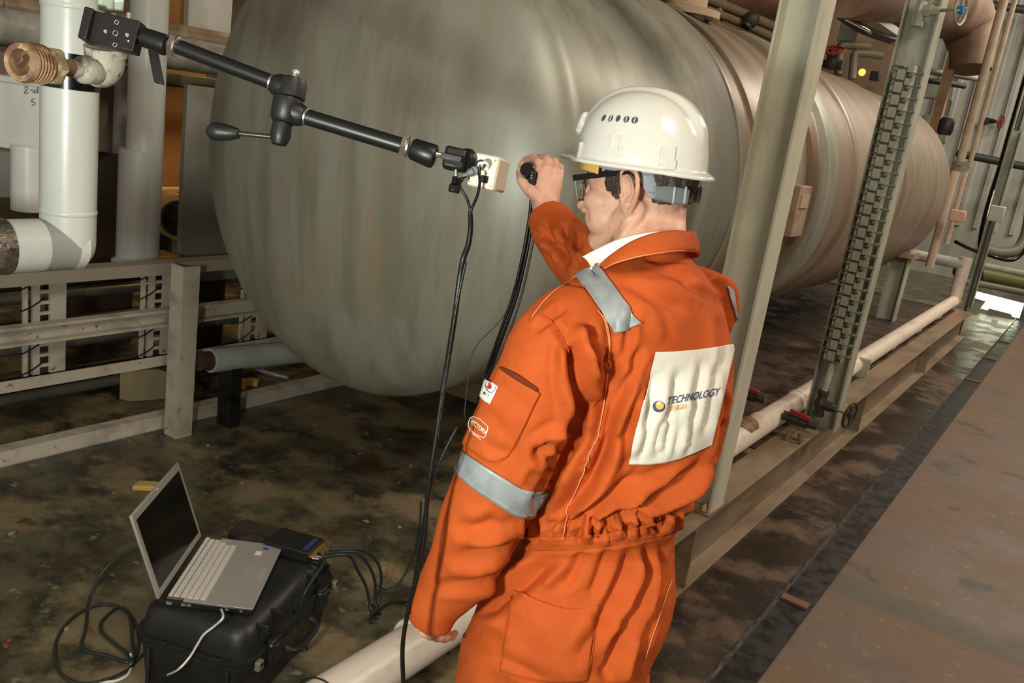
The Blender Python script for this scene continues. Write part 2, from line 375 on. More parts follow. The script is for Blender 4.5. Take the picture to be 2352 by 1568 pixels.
# legs
legc = mat('leg_paint', '#a5886a', .5, 0, '#8f745a', 8)
for (xx, yy, w) in ((-1.47, 7.1, .10), (-1.55, 9.1, .16), (-2.9, 7.1, .1), (-2.9, 4.1, .12), (-1.75, 4.4, .10)):
    zt = TZ-math.sqrt(max(TR**2-(xx-TX)**2, 0))
    MB().prism(H_poly(w, w, .01, .012), (xx, yy, .286), (xx, yy, zt+.06), Y_, X_).build('leg', legc if yy < 9 else paintgrey, tk)
    MB().box((xx-w*.8, yy-w*.8, zt-.02), (xx+w*.8, yy+w*.8, zt+.03)).build('saddle_pad', legc, tk)
# instrument plate on the tank side
q = onx(1835, 485, TX+TR+.02)
MB().box((TX+TR-.06, q[1]-.10, q[2]-.13), (TX+TR+.035, q[1]+.10, q[2]+.13)).build('nameplate_box', mat('pinkish_plate', '#a18a76', .5, 0, '#8d7662', 12), tk, bev=.004)
MB().box((TX+TR+.035, q[1]-.07, q[2]+.02), (TX+TR+.042, q[1]+.06, q[2]+.09)).build('nameplate', mat('pinkish_plate2', '#ad9782', .45), tk)

# ================================================================== STEEL COLUMN IN FRONT OF THE TANK
cx0, cy0 = -1.085, 3.30
cl = thing('steel_column', 'tall pale green steel column rising from the skid beside the worker', 'column', (cx0, cy0, .292))
MB().prism(H_poly(.15, .155, .008, .011), (cx0, cy0, .295), (cx0, cy0, 4.2), Y_, X_).build('shaft', beamcol, cl, 20, bev=.0015)
for sx_ in (-1, 1):
    MB().tube([(cx0+.055*sx_, cy0-.085, .30), (cx0+.05*sx_, cy0-.06, .315), (cx0+.06*sx_, cy0-.02, .32)], .012, 8).build('weld', mat('weld_cream', '#b38f63', .7, bump=.8, bscale=90, bdist=.004), cl)
MB().box((cx0-.06, cy0-.10, .292), (cx0+.085, cy0+.1, .300)).build('base_plate', skidmat, cl)

# ================================================================== LEVEL GAUGE COLUMN
gx, gy = -1.02, 4.84
gp = onz(1885, 985, .292)
gg = thing('level_gauge', 'tall glass level gauge with two long rows of clamp bolts on grey column', 'gauge', (gx, gy, .292))
gcol = mat('gauge_paint', '#a8ab98', .45, 0, '#8f9180', 12, (1, 1, .3))
MB().prism(H_poly(.13, .17, .008, .010), (gx, gy+.04, .295), (gx, gy+.04, 3.1), Y_, X_).build('post', gcol, gg, 20)
MB().box((gx-.050, gy-.075, zrow(gx, gy-.08, 830)), (gx+.050, gy-.028, zrow(gx, gy-.08, 148))).build('gauge_body', gcol, gg, bev=.004)
GT = zrow(gx, gy-.08, 150); GB = zrow(gx, gy-.08, 830); GZ = [GB+.03+i*.0605 for i in range(int((GT-GB)/.0605))]
gdark = mat('gauge_gap', '#4a4c40', .4)
MB().box((gx-.030, gy-.080, GB+.005), (gx+.040, gy-.074, GT-.01)).build('joint_recess', gdark, gg)
pl_me = bo_me = None
def gchild(name, me, mbf, m, p):
    if me is None:
        mb = mbf(); me = bpy.data.meshes.new(name); me.from_pydata([tuple(v) for v in mb.V], [], mb.F); me.materials.append(m)
    o = bpy.data.objects.new(name, me); COL.objects.link(o); o.parent = gg; o.location = Vector(p)-Vector(gg.location); return me
def mbolt():
    mb = MB().cyl((-.02, 0, 0), (.030, 0, 0), .0055, 8).rev((.008, 0, 0), (.03, 0, 0), [(0, .0115), (.011, .0115)], 6).rev((.020, 0, 0), (.03, 0, 0), [(0, .009), (.006, .009)], 6); return mb
for i, z in enumerate(GZ):
    pl_me = gchild('cover_plate', pl_me, lambda: MB().box((-.019, -.010, -.024), (.019, .004, .024)), gcol, (gx-.008, gy-.080, z))
    pe_me = gchild('clamp_plate', None if i == 0 else pe_me, lambda: MB().box((-.013, -.014, -.016), (.013, .004, .016)), gcol, (gx+.030, gy-.080, z+.03))
    bo_me = gchild('clamp_bolt', bo_me, mbolt, mat('bolt_grey', '#7b7a66', .5, .3), (gx+.062, gy-.07, z+.012))
    bo2 = gchild('clamp_bolt', None if i == 0 else bo2, lambda: MB().cyl((0, -.02, 0), (0, .01, 0), .006, 8).rev((0, -.012, 0), (0, 0, 0), [(0, .010), (.009, .010)], 6), mat('bolt_grey', '#7b7a66'), (gx+.040, gy-.088, z+.002))
    ub_me = gchild('u_clamp', None if i == 0 else ub_me, lambda: MB().tube([(.03, -.004, .010), (-.012, -.010, .011), (-.024, -.010, 0), (-.012, -.010, -.011), (.03, -.004, -.010)], .0036, 6, 3), mat('bolt_dark', '#55564a', .5), (gx-.035, gy-.078, z+.028))
def handwheel(c, ax, r, m, n=28):     # rim+spokes+hub, axis ax
    ax = np.asarray(ax, float)/np.linalg.norm(ax); a = np.cross(ax, [0, 0, 1.]); a = a/np.linalg.norm(a) if np.linalg.norm(a) > .1 else X_; b = np.cross(ax, a); c = np.asarray(c)
    mb = MB(); mb.tube([c+r*(math.cos(t)*a+math.sin(t)*b) for t in np.linspace(0, 2*math.pi, 12, endpoint=False)], r*.10, 8, 3, True)
    for k in range(4):
        t = k*math.pi/2+.3; mb.cyl(c, c+r*(math.cos(t)*a+math.sin(t)*b), r*.07, 6)
    return mb, a, b
def valve(name, label, c, pipeax, stemax, s, body, wheel, L=.16, hub=None):
    t = thing(name, label, 'valve', c); c = np.asarray(c); pa = np.asarray(pipeax, float); sa = np.asarray(stemax, float); pa /= np.linalg.norm(pa); sa /= np.linalg.norm(sa)
    mb = MB().rev(c-pa*s*2, c+pa*s*2, [(0, s*.9), (s*.6, s*.9), (s*.6, s*.7), (s*1.2, s*.75), (s*2, s*1.05), (s*2.8, s*.75), (s*3.4, s*.7), (s*3.4, s*.9), (s*4, s*.9)], 6)
    mb.rev(c, c+sa*s*2.6, [(0, s*.8), (s*1.6, s*.8), (s*1.6, s*.62), (s*2.6, s*.55)], 6); mb.build('body', body, t)
    MB().cyl(c+sa*s*2.4, c+sa*L, s*.2, 10).build('stem', steel, t)
    mb, a, b = handwheel(c+sa*L, sa, s*1.9, wheel); mb.build('handwheel', wheel, t)
    MB().cyl(c+sa*(L-.012), c+sa*(L+.014), s*.5, 8).build('hub', hub or wheel, t)
    return t
zt = zrow(gx, gy-.06, 25)
valve('isolating_valve', 'upper gauge valve with blue hub handwheel', (gx-.0, gy-.06, zt), Z_, (.93, -.2, .05), .036, gcol, steel, .19, bluept)
zb = zrow(gx, gy-.06, 955)
valve('isolating_valve', 'lower gauge valve with dark handwheel above the skid edge', (gx, gy-.09, .46), Z_, (.93, -.2, -.05), .036, mat('olive_iron', '#3b3a2e', .5), mat('olive_iron2', '#34332a', .5), .17)
MB_ = MB().tube([(gx, gy-.09, .53), (gx, gy-.07, .60), (gx, gy-.05, .68)], .018, 10); tag(MB_.build('gauge_connector', gcol), 'short pipe joining lower gauge valve to level gauge', 'pipe')
for (u, v, d, lb) in ((1838, 965, 4.6, 'red lever valve handle below the level gauge'), (1722, 905, 4.75, 'red lever valve behind the green column foot')):
    c = P(u, v, d); t = thing('lever_valve', lb, 'valve', c)
    MB().rev(c+[-.09, 0, 0], c+[.09, 0, 0], [(0, .028), (.05, .028), (.05, .036), (.13, .036), (.13, .028), (.18, .028)], 8).build('body', mat('olive_iron', '#3b3a2e'), t)
    MB().obox(c+[.0, -.03, .035], (.055, 0, -.006), (0, .012, 0), (0, 0, .012)).build('lever', redpt, t, bev=.003)
c = P(1822, 985, 4.55); tag(MB().tube([c, c+[-.02, -.01, -.06], c+[.01, 0, -.10]], .015, 8).tube([c+[.04, 0, -.01], c+[.05, 0, -.06]], .013, 8).build('drain_cock', mat('brass_dull', '#86765a', .5, .4)), 'small dull drain cocks hanging under the gauge valve', 'valve')

# ================================================================== LAGGED PIPE ALONG THE SKID
px_, pz_ = -1.22, .365
lp = thing('lagged_pipe', 'long cream lagged pipe running low along the skid edge', 'pipe', (px_, 6, pz_-.06))
MB().cyl((px_+.02, .75, pz_-.01), (px_, 11.0, pz_), .062, 32).build('lagging', pinkpipe, lp, 40)
for yy in (1.62, 2.9, 3.95, 4.35, 5.0, 5.7, 6.6, 7.5, 8.6, 9.7):
    MB().rev((px_+.01, yy, pz_-.003), (px_+.01, yy+.03, pz_-.003), [(0, .062), (.004, .0645), (.026, .0645), (.03, .062)], 32).build('joint_band', pinkpipe, lp, 40)
MB().rev((px_, 4.05, pz_), (px_, 4.22, pz_), [(0, .066), (.03, .07), (.14, .07), (.17, .066)], 24).build('clamp_ring', mat('clamp_brown', '#8b7257', .5, 0, '#5c4a38', 30), lp)
MB().box((px_+.02, 6.35, .286), (px_+.11, 6.39, .42)).build('bracket', paintgrey, lp)
MB().box((px_-.05, .8, 0), (px_+.05, .86, pz_-.06)).build('bracket', paintgrey, lp)
MB().rev((px_, 11.0, pz_), (px_, 11.02, pz_+.5), [(0, .068), (.5, .068)], 20).build('riser', pinkpipe, lp)
MB().rev((px_-.9, 11.0, pz_+.42), (px_, 11.0, pz_+.42), [(0, .06), (.9, .06)], 20).build('branch', lag, lp)
# ================================================================== PERSON
def evalmesh(o):
    dg = bpy.context.evaluated_depsgraph_get(); dg.update(); e = o.evaluated_get(dg); me = e.to_mesh()
    V = np.empty(len(me.vertices)*3); me.vertices.foreach_get('co', V); V = V.reshape(-1, 3)+np.array(o.location)
    F = [tuple(p.vertices) for p in me.polygons]; e.to_mesh_clear(); return V, F
def vox(mb, size, smooth=4, fac=.5):
    o = mesh_obj('tmp', mb.V, mb.F, None)
    md = o.modifiers.new('r', 'REMESH'); md.mode = 'VOXEL'; md.voxel_size = size
    if smooth:
        s = o.modifiers.new('s', 'SMOOTH'); s.factor = fac; s.iterations = smooth
    V, F = evalmesh(o); me = o.data; bpy.data.objects.remove(o); bpy.data.meshes.remove(me); return V, F
def vnormals(V, F):
    Fa = np.array([f if len(f) == 4 else (f[0], f[1], f[2], f[2]) for f in F]); n = np.cross(V[Fa[:, 2]]-V[Fa[:, 0]], V[Fa[:, 3]]-V[Fa[:, 1]])
    N = np.zeros_like(V)
    for k in range(4): np.add.at(N, Fa[:, k], n)
    return N/(np.linalg.norm(N, axis=1, keepdims=True)+1e-12)
def seg_dist(p, poly):   # p Nx2, polyline -> distance, param 0..1, side
    best = np.full(len(p), 1e9); tt = np.zeros(len(p)); side = np.zeros(len(p)); L = 0; ls = [np.linalg.norm(poly[i+1]-poly[i]) for i in range(len(poly)-1)]; tot = sum(ls)
    for i in range(len(poly)-1):
        a, b = poly[i], poly[i+1]; d = b-a; t = np.clip(((p-a)@d)/(d@d+1e-9), 0, 1); q = a+t[:, None]*d; w = p-q; ds = np.linalg.norm(w, axis=1)
        m = ds < best; best[m] = ds[m]; tt[m] = ((L+t*ls[i])/tot)[m]; side[m] = np.sign(d[0]*w[:, 1]-d[1]*w[:, 0])[m]; L += ls[i]
    return best, tt, side
def visible(V, N, bv):
    C = Vector(CAM); out = np.zeros(len(V), bool)
    fac = ((CAM-V)*N).sum(1) > 0
    for i in np.nonzero(fac)[0]:
        p = Vector(V[i]); d = p-C; L = d.length; h = bv.ray_cast(C, d/L, L+.01)
        if h[0] is None or h[3] > L-.02: out[i] = True
    return out
def folds(V, F, strokes, gain=1.):
    """cloth folds worked into the surface; each stroke: points, half width (px), height (mm, + ridge / - groove), kind"""
    N = vnormals(V, F); bv = BVHTree.FromPolygons([tuple(v) for v in V], F); vis = visible(V, N, bv)
    pr = proj(V)[:, :2]; D = np.zeros(len(V)); idx = np.nonzero(vis)[0]; pv = pr[idx]
    for st in strokes:
        pts, w, h = st[0], st[1], st[2]
        pl = spline([(x, y, 0) for x, y in pts], 5)[:, :2]
        lo, hi = pl.min(0)-w*3, pl.max(0)+w*3; m = np.nonzero(((pv > lo) & (pv < hi)).all(1))[0]
        if not len(m): continue
        d, t, s = seg_dist(pv[m], pl); env = np.clip(np.minimum(t, 1-t)*5, 0, 1) 
        x = d/w; k = np.exp(-x*x*1.6)-.38*np.exp(-((x-1.7)**2)*2.2)
        if len(st) > 3: k = np.where(s*st[3] > 0, np.exp(-x*.9), -.6*np.exp(-x*x*1.2))
        D[idx[m]] += h*.001*k*env*gain
    # soften
    return V+N*D[:, None], vis
FW = np.array([-.963, .170, 0]); FW /= np.linalg.norm(FW); LW = np.array([-FW[1], FW[0], 0.]); UP = Z_
def K(u, v, d): return P(u, v, d)
def limb(mb, pts, n=20, sub=3, flat=1.0):   # pts (u,v,d,r)
    C = np.array([list(K(*p[:3]))+[p[3]] for p in pts]); S = spline(C, sub); T = np.gradient(S[:, :3], axis=0); secs = []; a = None
    for c, t in zip(S, T):
        t = t/np.linalg.norm(t); a = np.cross(t, Z_+.01) if a is None else a-t*a.dot(t); a /= np.linalg.norm(a); b = np.cross(t, a)
        secs.append((c[:3], a, b, c[3], c[3]*flat, 2))
    mb.loft(secs, n)
man = thing('person', 'man in orange coverall and white hard hat seen from behind, reaching to the tank', 'person', tuple(P(1250, 1500, 1.72)[:2])+(0,))
# ---- coverall: trunk, hips, legs, sleeves grown into one cloth surface
def tor(rows):
    out = []
    for u, v, d, a, b, e in rows: out.append((K(u, v, d), LW, FW, a, b, e))
    S = []
    for i in range(len(out)-1):
        A, B = out[i], out[i+1]
        for k in range(3):
            t = k/3; S.append(tuple((1-t)*A[j]+t*B[j] if j in (0, 3, 4, 5) else A[j] for j in range(6)))
    S.append(out[-1]); return S
def dv(v): return 1.57+(v-700)*2.3e-4
cv = MB()
cv.loft(tor([(1506, 560, 1.615, .058, .060, 2), (1504, 580, 1.61, .066, .066, 2), (1495, 622, dv(630), .125, .085, 2), (1480, 655, dv(655), .160, .098, 2.1), (1480, 700, dv(700), .197, .110, 2.2), (1484, 770, dv(770), .203, .122, 2.2), (1484, 860, dv(860), .207, .133, 2.2),
             (1472, 950, dv(950), .207, .135, 2.2), (1452, 1030, dv(1030), .208, .138, 2.2), (1418, 1100, dv(1100), .198, .136, 2.2), (1396, 1160, dv(1160), .185, .13, 2.1),
             (1380, 1205, dv(1205), .172, .122, 2.1), (1374, 1250, dv(1250), .180, .125, 2.1), (1358, 1310, dv(1310), .202, .142, 2.1), (1325, 1400, dv(1400), .222, .164, 2.2), (1285, 1490, dv(1490), .215, .168, 2.2), (1262, 1570, dv(1570), .205, .16, 2.3), (1255, 1620, dv(1620), .17, .13, 2)]), 48)
limb(cv, [(1330, 735, 1.49, .07), (1290, 790, 1.45, .083), (1240, 890, 1.455, .082), (1186, 1000, 1.475, .081), (1147, 1105, 1.50, .078), (1102, 1205, 1.53, .074), (1058, 1305, 1.57, .064), (1008, 1380, 1.60, .050), (986, 1427, 1.615, .043)], 28)
limb(cv, [(1640, 720, 1.66, .076), (1570, 695, 1.72, .078), (1460, 665, 1.82, .072), (1380, 640, 1.88, .069), (1330, 592, 1.93, .066), (1290, 545, 1.97, .060), (1265, 512, 2.0, .052), (1258, 497, 2.015, .046)], 28)
for (u, v, d, o) in ((1190, 1560, 1.70, 1), (1350, 1560, 1.84, -1)):
    h = K(u, v, d); kx = h+[0, 0, -.38]; 
    secs = [(h+[0, 0, z], LW, FW, a, b, 2) for z, a, b in ((.05, .11, .13), (-.1, .108, .125), (-.25, .095, .105), (-.4, .088, .09), (-.52, .09, .09), (-.62, .095, .095))]
    zf = .07-h[2]; secs = [s_ for s_ in secs if s_[0][2] > .1]+[((h[0], h[1], .075), LW, FW, .09, .1, 2)]
    cv.loft(secs, 28)
CV, CF = vox(cv, .0050, 6)
# finer drape: broad soft unevenness then individual folds
STROKES = [
 ([(1392, 775), (1400, 837), (1382, 975), (1340, 1080), (1308, 1162)], 17, 4.2, -1),
 ([(1398, 810), (1392, 880), (1372, 960), (1335, 1040)], 15, -9), ([(1322, 745), (1345, 830), (1352, 920), (1322, 1010), (1290, 1090)], 15, 6.5), ([(1305, 790), (1322, 880), (1318, 960)], 11, -5), ([(1358, 770), (1368, 800), (1372, 850)], 10, 4.5),
 ([(1450, 700), (1442, 790), (1418, 860)], 12, -4), ([(1480, 790), (1450, 850), (1420, 930)], 13, -5), ([(1462, 860), (1432, 950), (1400, 1020)], 13, 5), ([(1420, 985), (1380, 1050), (1345, 1110)], 12, -6), ([(1600, 1090), (1500, 1130), (1400, 1150)], 10, 4), ([(1660, 890), (1672, 950), (1668, 1010)], 8, -4),
 # upper back
 ([(1402, 790), (1412, 860), (1398, 960), (1360, 1060)], 16, -9), ([(1415, 830), (1445, 860), (1455, 900), (1440, 960)], 20, 3),
 ([(1345, 735), (1360, 790), (1368, 840), (1372, 900)], 13, -6), ([(1300, 770), (1335, 850), (1345, 930), (1330, 1010)], 14, -6.5), ([(1322, 740), (1340, 800), (1362, 880)], 14, 5),
 ([(1420, 640), (1500, 680), (1580, 720)], 15, -3), ([(1500, 618), (1570, 640), (1640, 690)], 13, -3), ([(1450, 690), (1500, 730), (1520, 790)], 16, 3),
 ([(1560, 610), (1600, 650), (1660, 690)], 12, 3.5), ([(1470, 590), (1520, 600), (1590, 598)], 8, -2.5), ([(1650, 720), (1660, 800), (1650, 870)], 12, -3),
 ([(1500, 850), (1496, 920), (1470, 990)], 14, -4), ([(1560, 840), (1545, 920), (1520, 1010), (1500, 1060)], 13, -4.5), ([(1610, 820), (1598, 900), (1575, 990)], 12, -3.5), ([(1585, 900), (1570, 980), (1560, 1050)], 10, 4),
 ([(1640, 830), (1630, 920), (1612, 1010)], 10, -3), ([(1530, 960), (1512, 1040)], 9, 4.5), ([(1475, 900), (1462, 1000), (1440, 1060)], 13, 4.5),
 # armpit and side drags to the waist
 ([(1350, 900), (1320, 990), (1280, 1080), (1225, 1180)], 20, -14), ([(1372, 930), (1350, 1010), (1312, 1080), (1280, 1130)], 16, 7), ([(1400, 970), (1375, 1060), (1330, 1130), (1270, 1190)], 17, -8),
 ([(1430, 1000), (1410, 1070), (1365, 1140), (1310, 1190)], 15, 6), ([(1470, 1075), (1420, 1130), (1350, 1180), (1300, 1200)], 15, -7),
 ([(1560, 1085), (1480, 1120), (1400, 1160), (1350, 1200)], 14, 6), ([(1620, 1070), (1540, 1120), (1460, 1160), (1400, 1200)], 16, -9), ([(1655, 1040), (1600, 1110), (1520, 1155), (1450, 1190)], 14, 7),
 ([(1640, 1090), (1590, 1140), (1520, 1175)], 12, -8), ([(1668, 960), (1662, 1030), (1630, 1085)], 13, -7), ([(1686, 930), (1676, 1000), (1660, 1050)], 10, 6),
 # waist gathers
 ] + [([(x, 1190-(x-1210)*.05+random.uniform(-14, 8)), (x+random.uniform(-10, 8), 1222-(x-1210)*.10), (x+random.uniform(-12, 12), 1262-(x-1210)*.13+random.uniform(-6, 12))], random.uniform(6, 9), random.choice((-7.5, -6, 4))) for x in range(1215, 1560, 17)] + [
 ([(1200, 1262), (1300, 1262), (1400, 1250), (1480, 1235), (1560, 1215)], 6, -3), ([(1225, 1200), (1320, 1200), (1420, 1190), (1500, 1175), (1556, 1160)], 7, -4),
 # trousers
 ([(1450, 1250), (1430, 1330), (1380, 1430), (1320, 1520)], 18, -6), ([(1490, 1245), (1480, 1330), (1440, 1430), (1400, 1560)], 17, -11), ([(1520, 1240), (1518, 1330), (1490, 1420)], 13, -6), ([(1470, 1260), (1455, 1340), (1420, 1420)], 13, 6),
 ([(1500, 1260), (1497, 1340), (1475, 1430)], 12, 6), ([(1545, 1240), (1545, 1320), (1530, 1400)], 9, -4), ([(1400, 1255), (1370, 1340), (1350, 1370)], 13, -4.5), ([(1340, 1262), (1310, 1330), (1290, 1350)], 13, -4), ([(1270, 1270), (1215, 1330), (1160, 1370), (1090, 1420)], 20, -7),
 ([(1230, 1280), (1170, 1330), (1110, 1370)], 14, 6), ([(1300, 1290), (1250, 1350)], 14, 4), ([(1370, 1400), (1380, 1480), (1350, 1568)], 15, -5), ([(1420, 1440), (1400, 1520), (1380, 1568)], 18, -10), ([(1080, 1420), (1150, 1440), (1200, 1470)], 20, 4),
 ([(1450, 1440), (1430, 1510), (1420, 1568)], 13, 6), ([(1500, 1410), (1470, 1480), (1440, 1568)], 12, -5), ([(1130, 1500), (1200, 1530), (1260, 1568)], 18, -4),
 # left sleeve
 ([(1300, 700), (1245, 745), (1225, 760)], 11, -4), ([(1345, 745), (1300, 800), (1290, 870), (1310, 960)], 15, 5), ([(1250, 730), (1290, 770), (1310, 850), (1335, 920)], 10, -3.5),
 ([(1270, 1010), (1240, 1045), (1280, 1060)], 16, -6), ([(1300, 985), (1262, 1000), (1230, 1030)], 14, 5), ([(1150, 1190), (1090, 1215), (1040, 1200)], 20, -4.5), ([(1210, 1205), (1150, 1235), (1070, 1240)], 17, 4), ([(1180, 1250), (1120, 1270), (1050, 1262)], 18, -4.5),
 ([(1160, 1290), (1090, 1310), (1010, 1300)], 17, 3.5), ([(1130, 1330), (1070, 1345), (990, 1345)], 15, -3.5), ([(1215, 1130), (1235, 1090), (1262, 1070)], 16, -5), ([(1100, 900), (1150, 930), (1200, 980)], 20, 2.5), ([(1110, 1010), (1140, 1030), (1180, 1040)], 15, -2.5),
 # right sleeve
 ([(1250, 500), (1262, 545), (1290, 580)], 11, -5), ([(1275, 520), (1300, 560), (1340, 600)], 12, 5), ([(1300, 510), (1295, 560), (1300, 620)], 11, -6), ([(1340, 540), (1320, 580), (1330, 630)], 10, -5), ([(1320, 500), (1350, 560)], 8, 4),
 ([(1235, 560), (1270, 570), (1290, 610)], 10, 4), ([(1355, 560), (1345, 600), (1380, 640)], 10, -4), ([(1228, 530), (1250, 545)], 10, -3)]
CV, CVIS = folds(CV, CF, STROKES, 2.15)
n_ = CV.copy(); nz = (np.sin(n_[:, 0]*31+np.sin(n_[:, 2]*23)*1.4)*np.sin(n_[:, 2]*27+np.sin(n_[:, 1]*33)*1.6)+.5*np.sin(n_[:, 2]*61+n_[:, 1]*40+np.sin(n_[:, 0]*47)))*.0013
CV = CV+vnormals(CV, CF)*nz[:, None]
cover = mesh_obj('coverall', CV, CF, orange, man, True)
CBV = BVHTree.FromPolygons([tuple(v) for v in CV], CF)
def hit(u, v, bv=None):
    d = Vector(ray(u, v)); d.normalize(); h = (bv or CBV).ray_cast(Vector(CAM), d, 6)
    return h
# patches sewn on the cloth: quad grid between pixel outlines, laid on the real surface along its normal
def sewn(name, quad, m, parent, off=.002, th=.0015, nu=24, nv=24, bv=None, maxd=None, label=None, smooth=True, mind=0):
    """quad: (top curve pts, bottom curve pts) left->right"""
    A = spline([(x, y, 0) for x, y in quad[0]], 6); B = spline([(x, y, 0) for x, y in quad[1]], 6)
    def at(C, t): k = t*(len(C)-1); i = min(int(k), len(C)-2); return C[i]+(C[i+1]-C[i])*(k-i)
    V = {}; 
    for j in range(nv+1):
        for i in range(nu+1):
            p = at(A, i/nu)*(1-j/nv)+at(B, i/nu)*j/nv; h = hit(p[0], p[1], bv)
            if h[0] is not None and (maxd is None or (Vector(CAM)-h[0]).length < maxd) and (Vector(CAM)-h[0]).length > mind: V[(i, j)] = np.array(h[0])+np.array(h[1])*off
    # fill holes from the nearest hit, then smooth
    keys = list(V); arr = np.array(keys)
    if len(keys) < 8: print('NOHIT', name, quad[0][0]); return None
    for j in range(nv+1):
        for i in range(nu+1):
            if (i, j) not in V:
                k = keys[int(np.argmin(((arr-[i, j])**2).sum(1)))]; dd = np.linalg.norm((V[k]-CAM)@M[:, 2]); p = at(A, i/nu)*(1-j/nv)+at(B, i/nu)*j/nv; V[(i, j)] = V[k]
    G = np.array([[V[(i, j)] for i in range(nu+1)] for j in range(nv+1)])
    VV = G.reshape(-1, 3); FF = [(j*(nu+1)+i, (j+1)*(nu+1)+i, (j+1)*(nu+1)+i+1, j*(nu+1)+i+1) for j in range(nv) for i in range(nu)]
    o = mesh_obj(name, VV, FF, m, parent, smooth, label)
    s = o.modifiers.new('s', 'SOLIDIFY'); s.thickness = th; s.offset = 0
    return o
sewn('shoulder_tape', ([(1321, 632), (1345, 622), (1376, 613)], [(1410, 764), (1438, 757), (1470, 744)]), tape, man, .0045, .002, 30, 60, label='grey reflective tape over the left shoulder')
sewn('shoulder_tape', ([(1668, 655), (1676, 660), (1684, 668)], [(1689, 730), (1691, 732), (1693.5, 735)]), tape, man, .003, .002, 4, 14, label='edge of grey reflective tape on the right shoulder')
sewn('sleeve_tape', ([(1048, 1024), (1100, 1060), (1160, 1098), (1210, 1125), (1262, 1130)], [(1040, 1078), (1085, 1118), (1140, 1155), (1190, 1186), (1232, 1186)]), tape, man, .003, .002, 40, 10, maxd=1.62, label='grey reflective band round the left sleeve')
pocket = sewn('sleeve_pocket', ([(1150, 845), (1195, 872), (1241, 902)], [(1066, 1018), (1125, 1058), (1168, 1048)]), orange, man, .0045, .002, 20, 24)
bpo = sewn('back_panel', ([(1503, 808), (1560, 806), (1620, 800), (1687, 789)], [(1444, 1065), (1500, 1064), (1560, 1052), (1632, 1021)]), patchw, man, .0032, .0006, 80, 80, label='creased white rectangular panel printed with a logo')
sewn('back_pocket', ([(1180, 1352), (1260, 1385), (1320, 1398), (1372, 1388)], [(1150, 1540), (1220, 1560), (1290, 1566), (1345, 1562)]), orange, man, .004, .002, 24, 24)
sewn('waist_band', ([(1197, 1230), (1290, 1232), (1400, 1222), (1500, 1200), (1558, 1180)], [(1205, 1262), (1290, 1265), (1400, 1254), (1500, 1236), (1560, 1216)]), orange, man, .002, .001, 70, 5)
sewn('flame_label', ([(1122, 873), (1136, 881), (1152, 888)], [(1110, 911), (1122, 920), (1134, 927)]), mat('label_white', '#efeee6', .5), man, .0075, .0008, 6, 6, label='small white label with a red flame')
def stitch(pts, m=orangedk, r=.0011, off=.003, bv=None):
    S = spline([(x, y, 0) for x, y in pts], 8); L = [np.array(h[0])+np.array(h[1])*off for h in (hit(x, y, bv) for x, y, _ in S) if h[0] is not None]
    return MB().tube(L, r, 5, 1) if len(L) > 3 else None
thread = mat('pale_thread', '#e9905c', .8)
for i, (pts, m_) in enumerate([([(1371, 615), (1345, 626), (1305, 648), (1255, 690), (1225, 730)], thread), ([(1240, 722), (1275, 745), (1300, 800), (1312, 870), (1340, 925)], orangedk), ([(1325, 636), (1350, 660), (1375, 700), (1395, 760), (1400, 830)], thread),
        ([(1152, 852), (1195, 880), (1239, 908)], thread), ([(1239, 905), (1205, 975), (1168, 1046), (1128, 1058), (1068, 1020)], orangedk), ([(1182, 1358), (1260, 1392), (1320, 1404), (1368, 1396)], thread), ([(1372, 1390), (1362, 1480), (1345, 1562)], orangedk), ([(1180, 1355), (1165, 1440), (1150, 1540)], orangedk),
        ([(1045, 1029), (1100, 1066), (1160, 1104), (1215, 1131), (1260, 1136)], mat('tape_thread', '#c9cdca', .7)), ([(1042, 1070), (1085, 1110), (1140, 1147), (1192, 1178), (1234, 1178)], mat('tape_thread', '#c9cdca')), ([(1371, 715), (1388, 745), (1400, 837), (1382, 975), (1340, 1080), (1306, 1162), (1290, 1240)], thread), ([(1540, 1330), (1510, 1420), (1480, 1510)], thread)]):
    mb = stitch(pts, m_)
    if mb: mb.build('seam', m_, man, True)
# pocket mouths: dark openings
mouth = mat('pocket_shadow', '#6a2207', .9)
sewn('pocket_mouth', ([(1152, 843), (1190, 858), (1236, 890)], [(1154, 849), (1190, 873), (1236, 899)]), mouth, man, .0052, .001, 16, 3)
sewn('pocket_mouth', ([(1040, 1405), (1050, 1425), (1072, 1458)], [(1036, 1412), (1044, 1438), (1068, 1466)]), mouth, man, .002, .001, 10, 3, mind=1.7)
sewn('pocket_mouth', ([(1556, 1290), (1560, 1300), (1563, 1318)], [(1550, 1326), (1554, 1328), (1560, 1326)]), mouth, man, .002, .001, 4, 4)
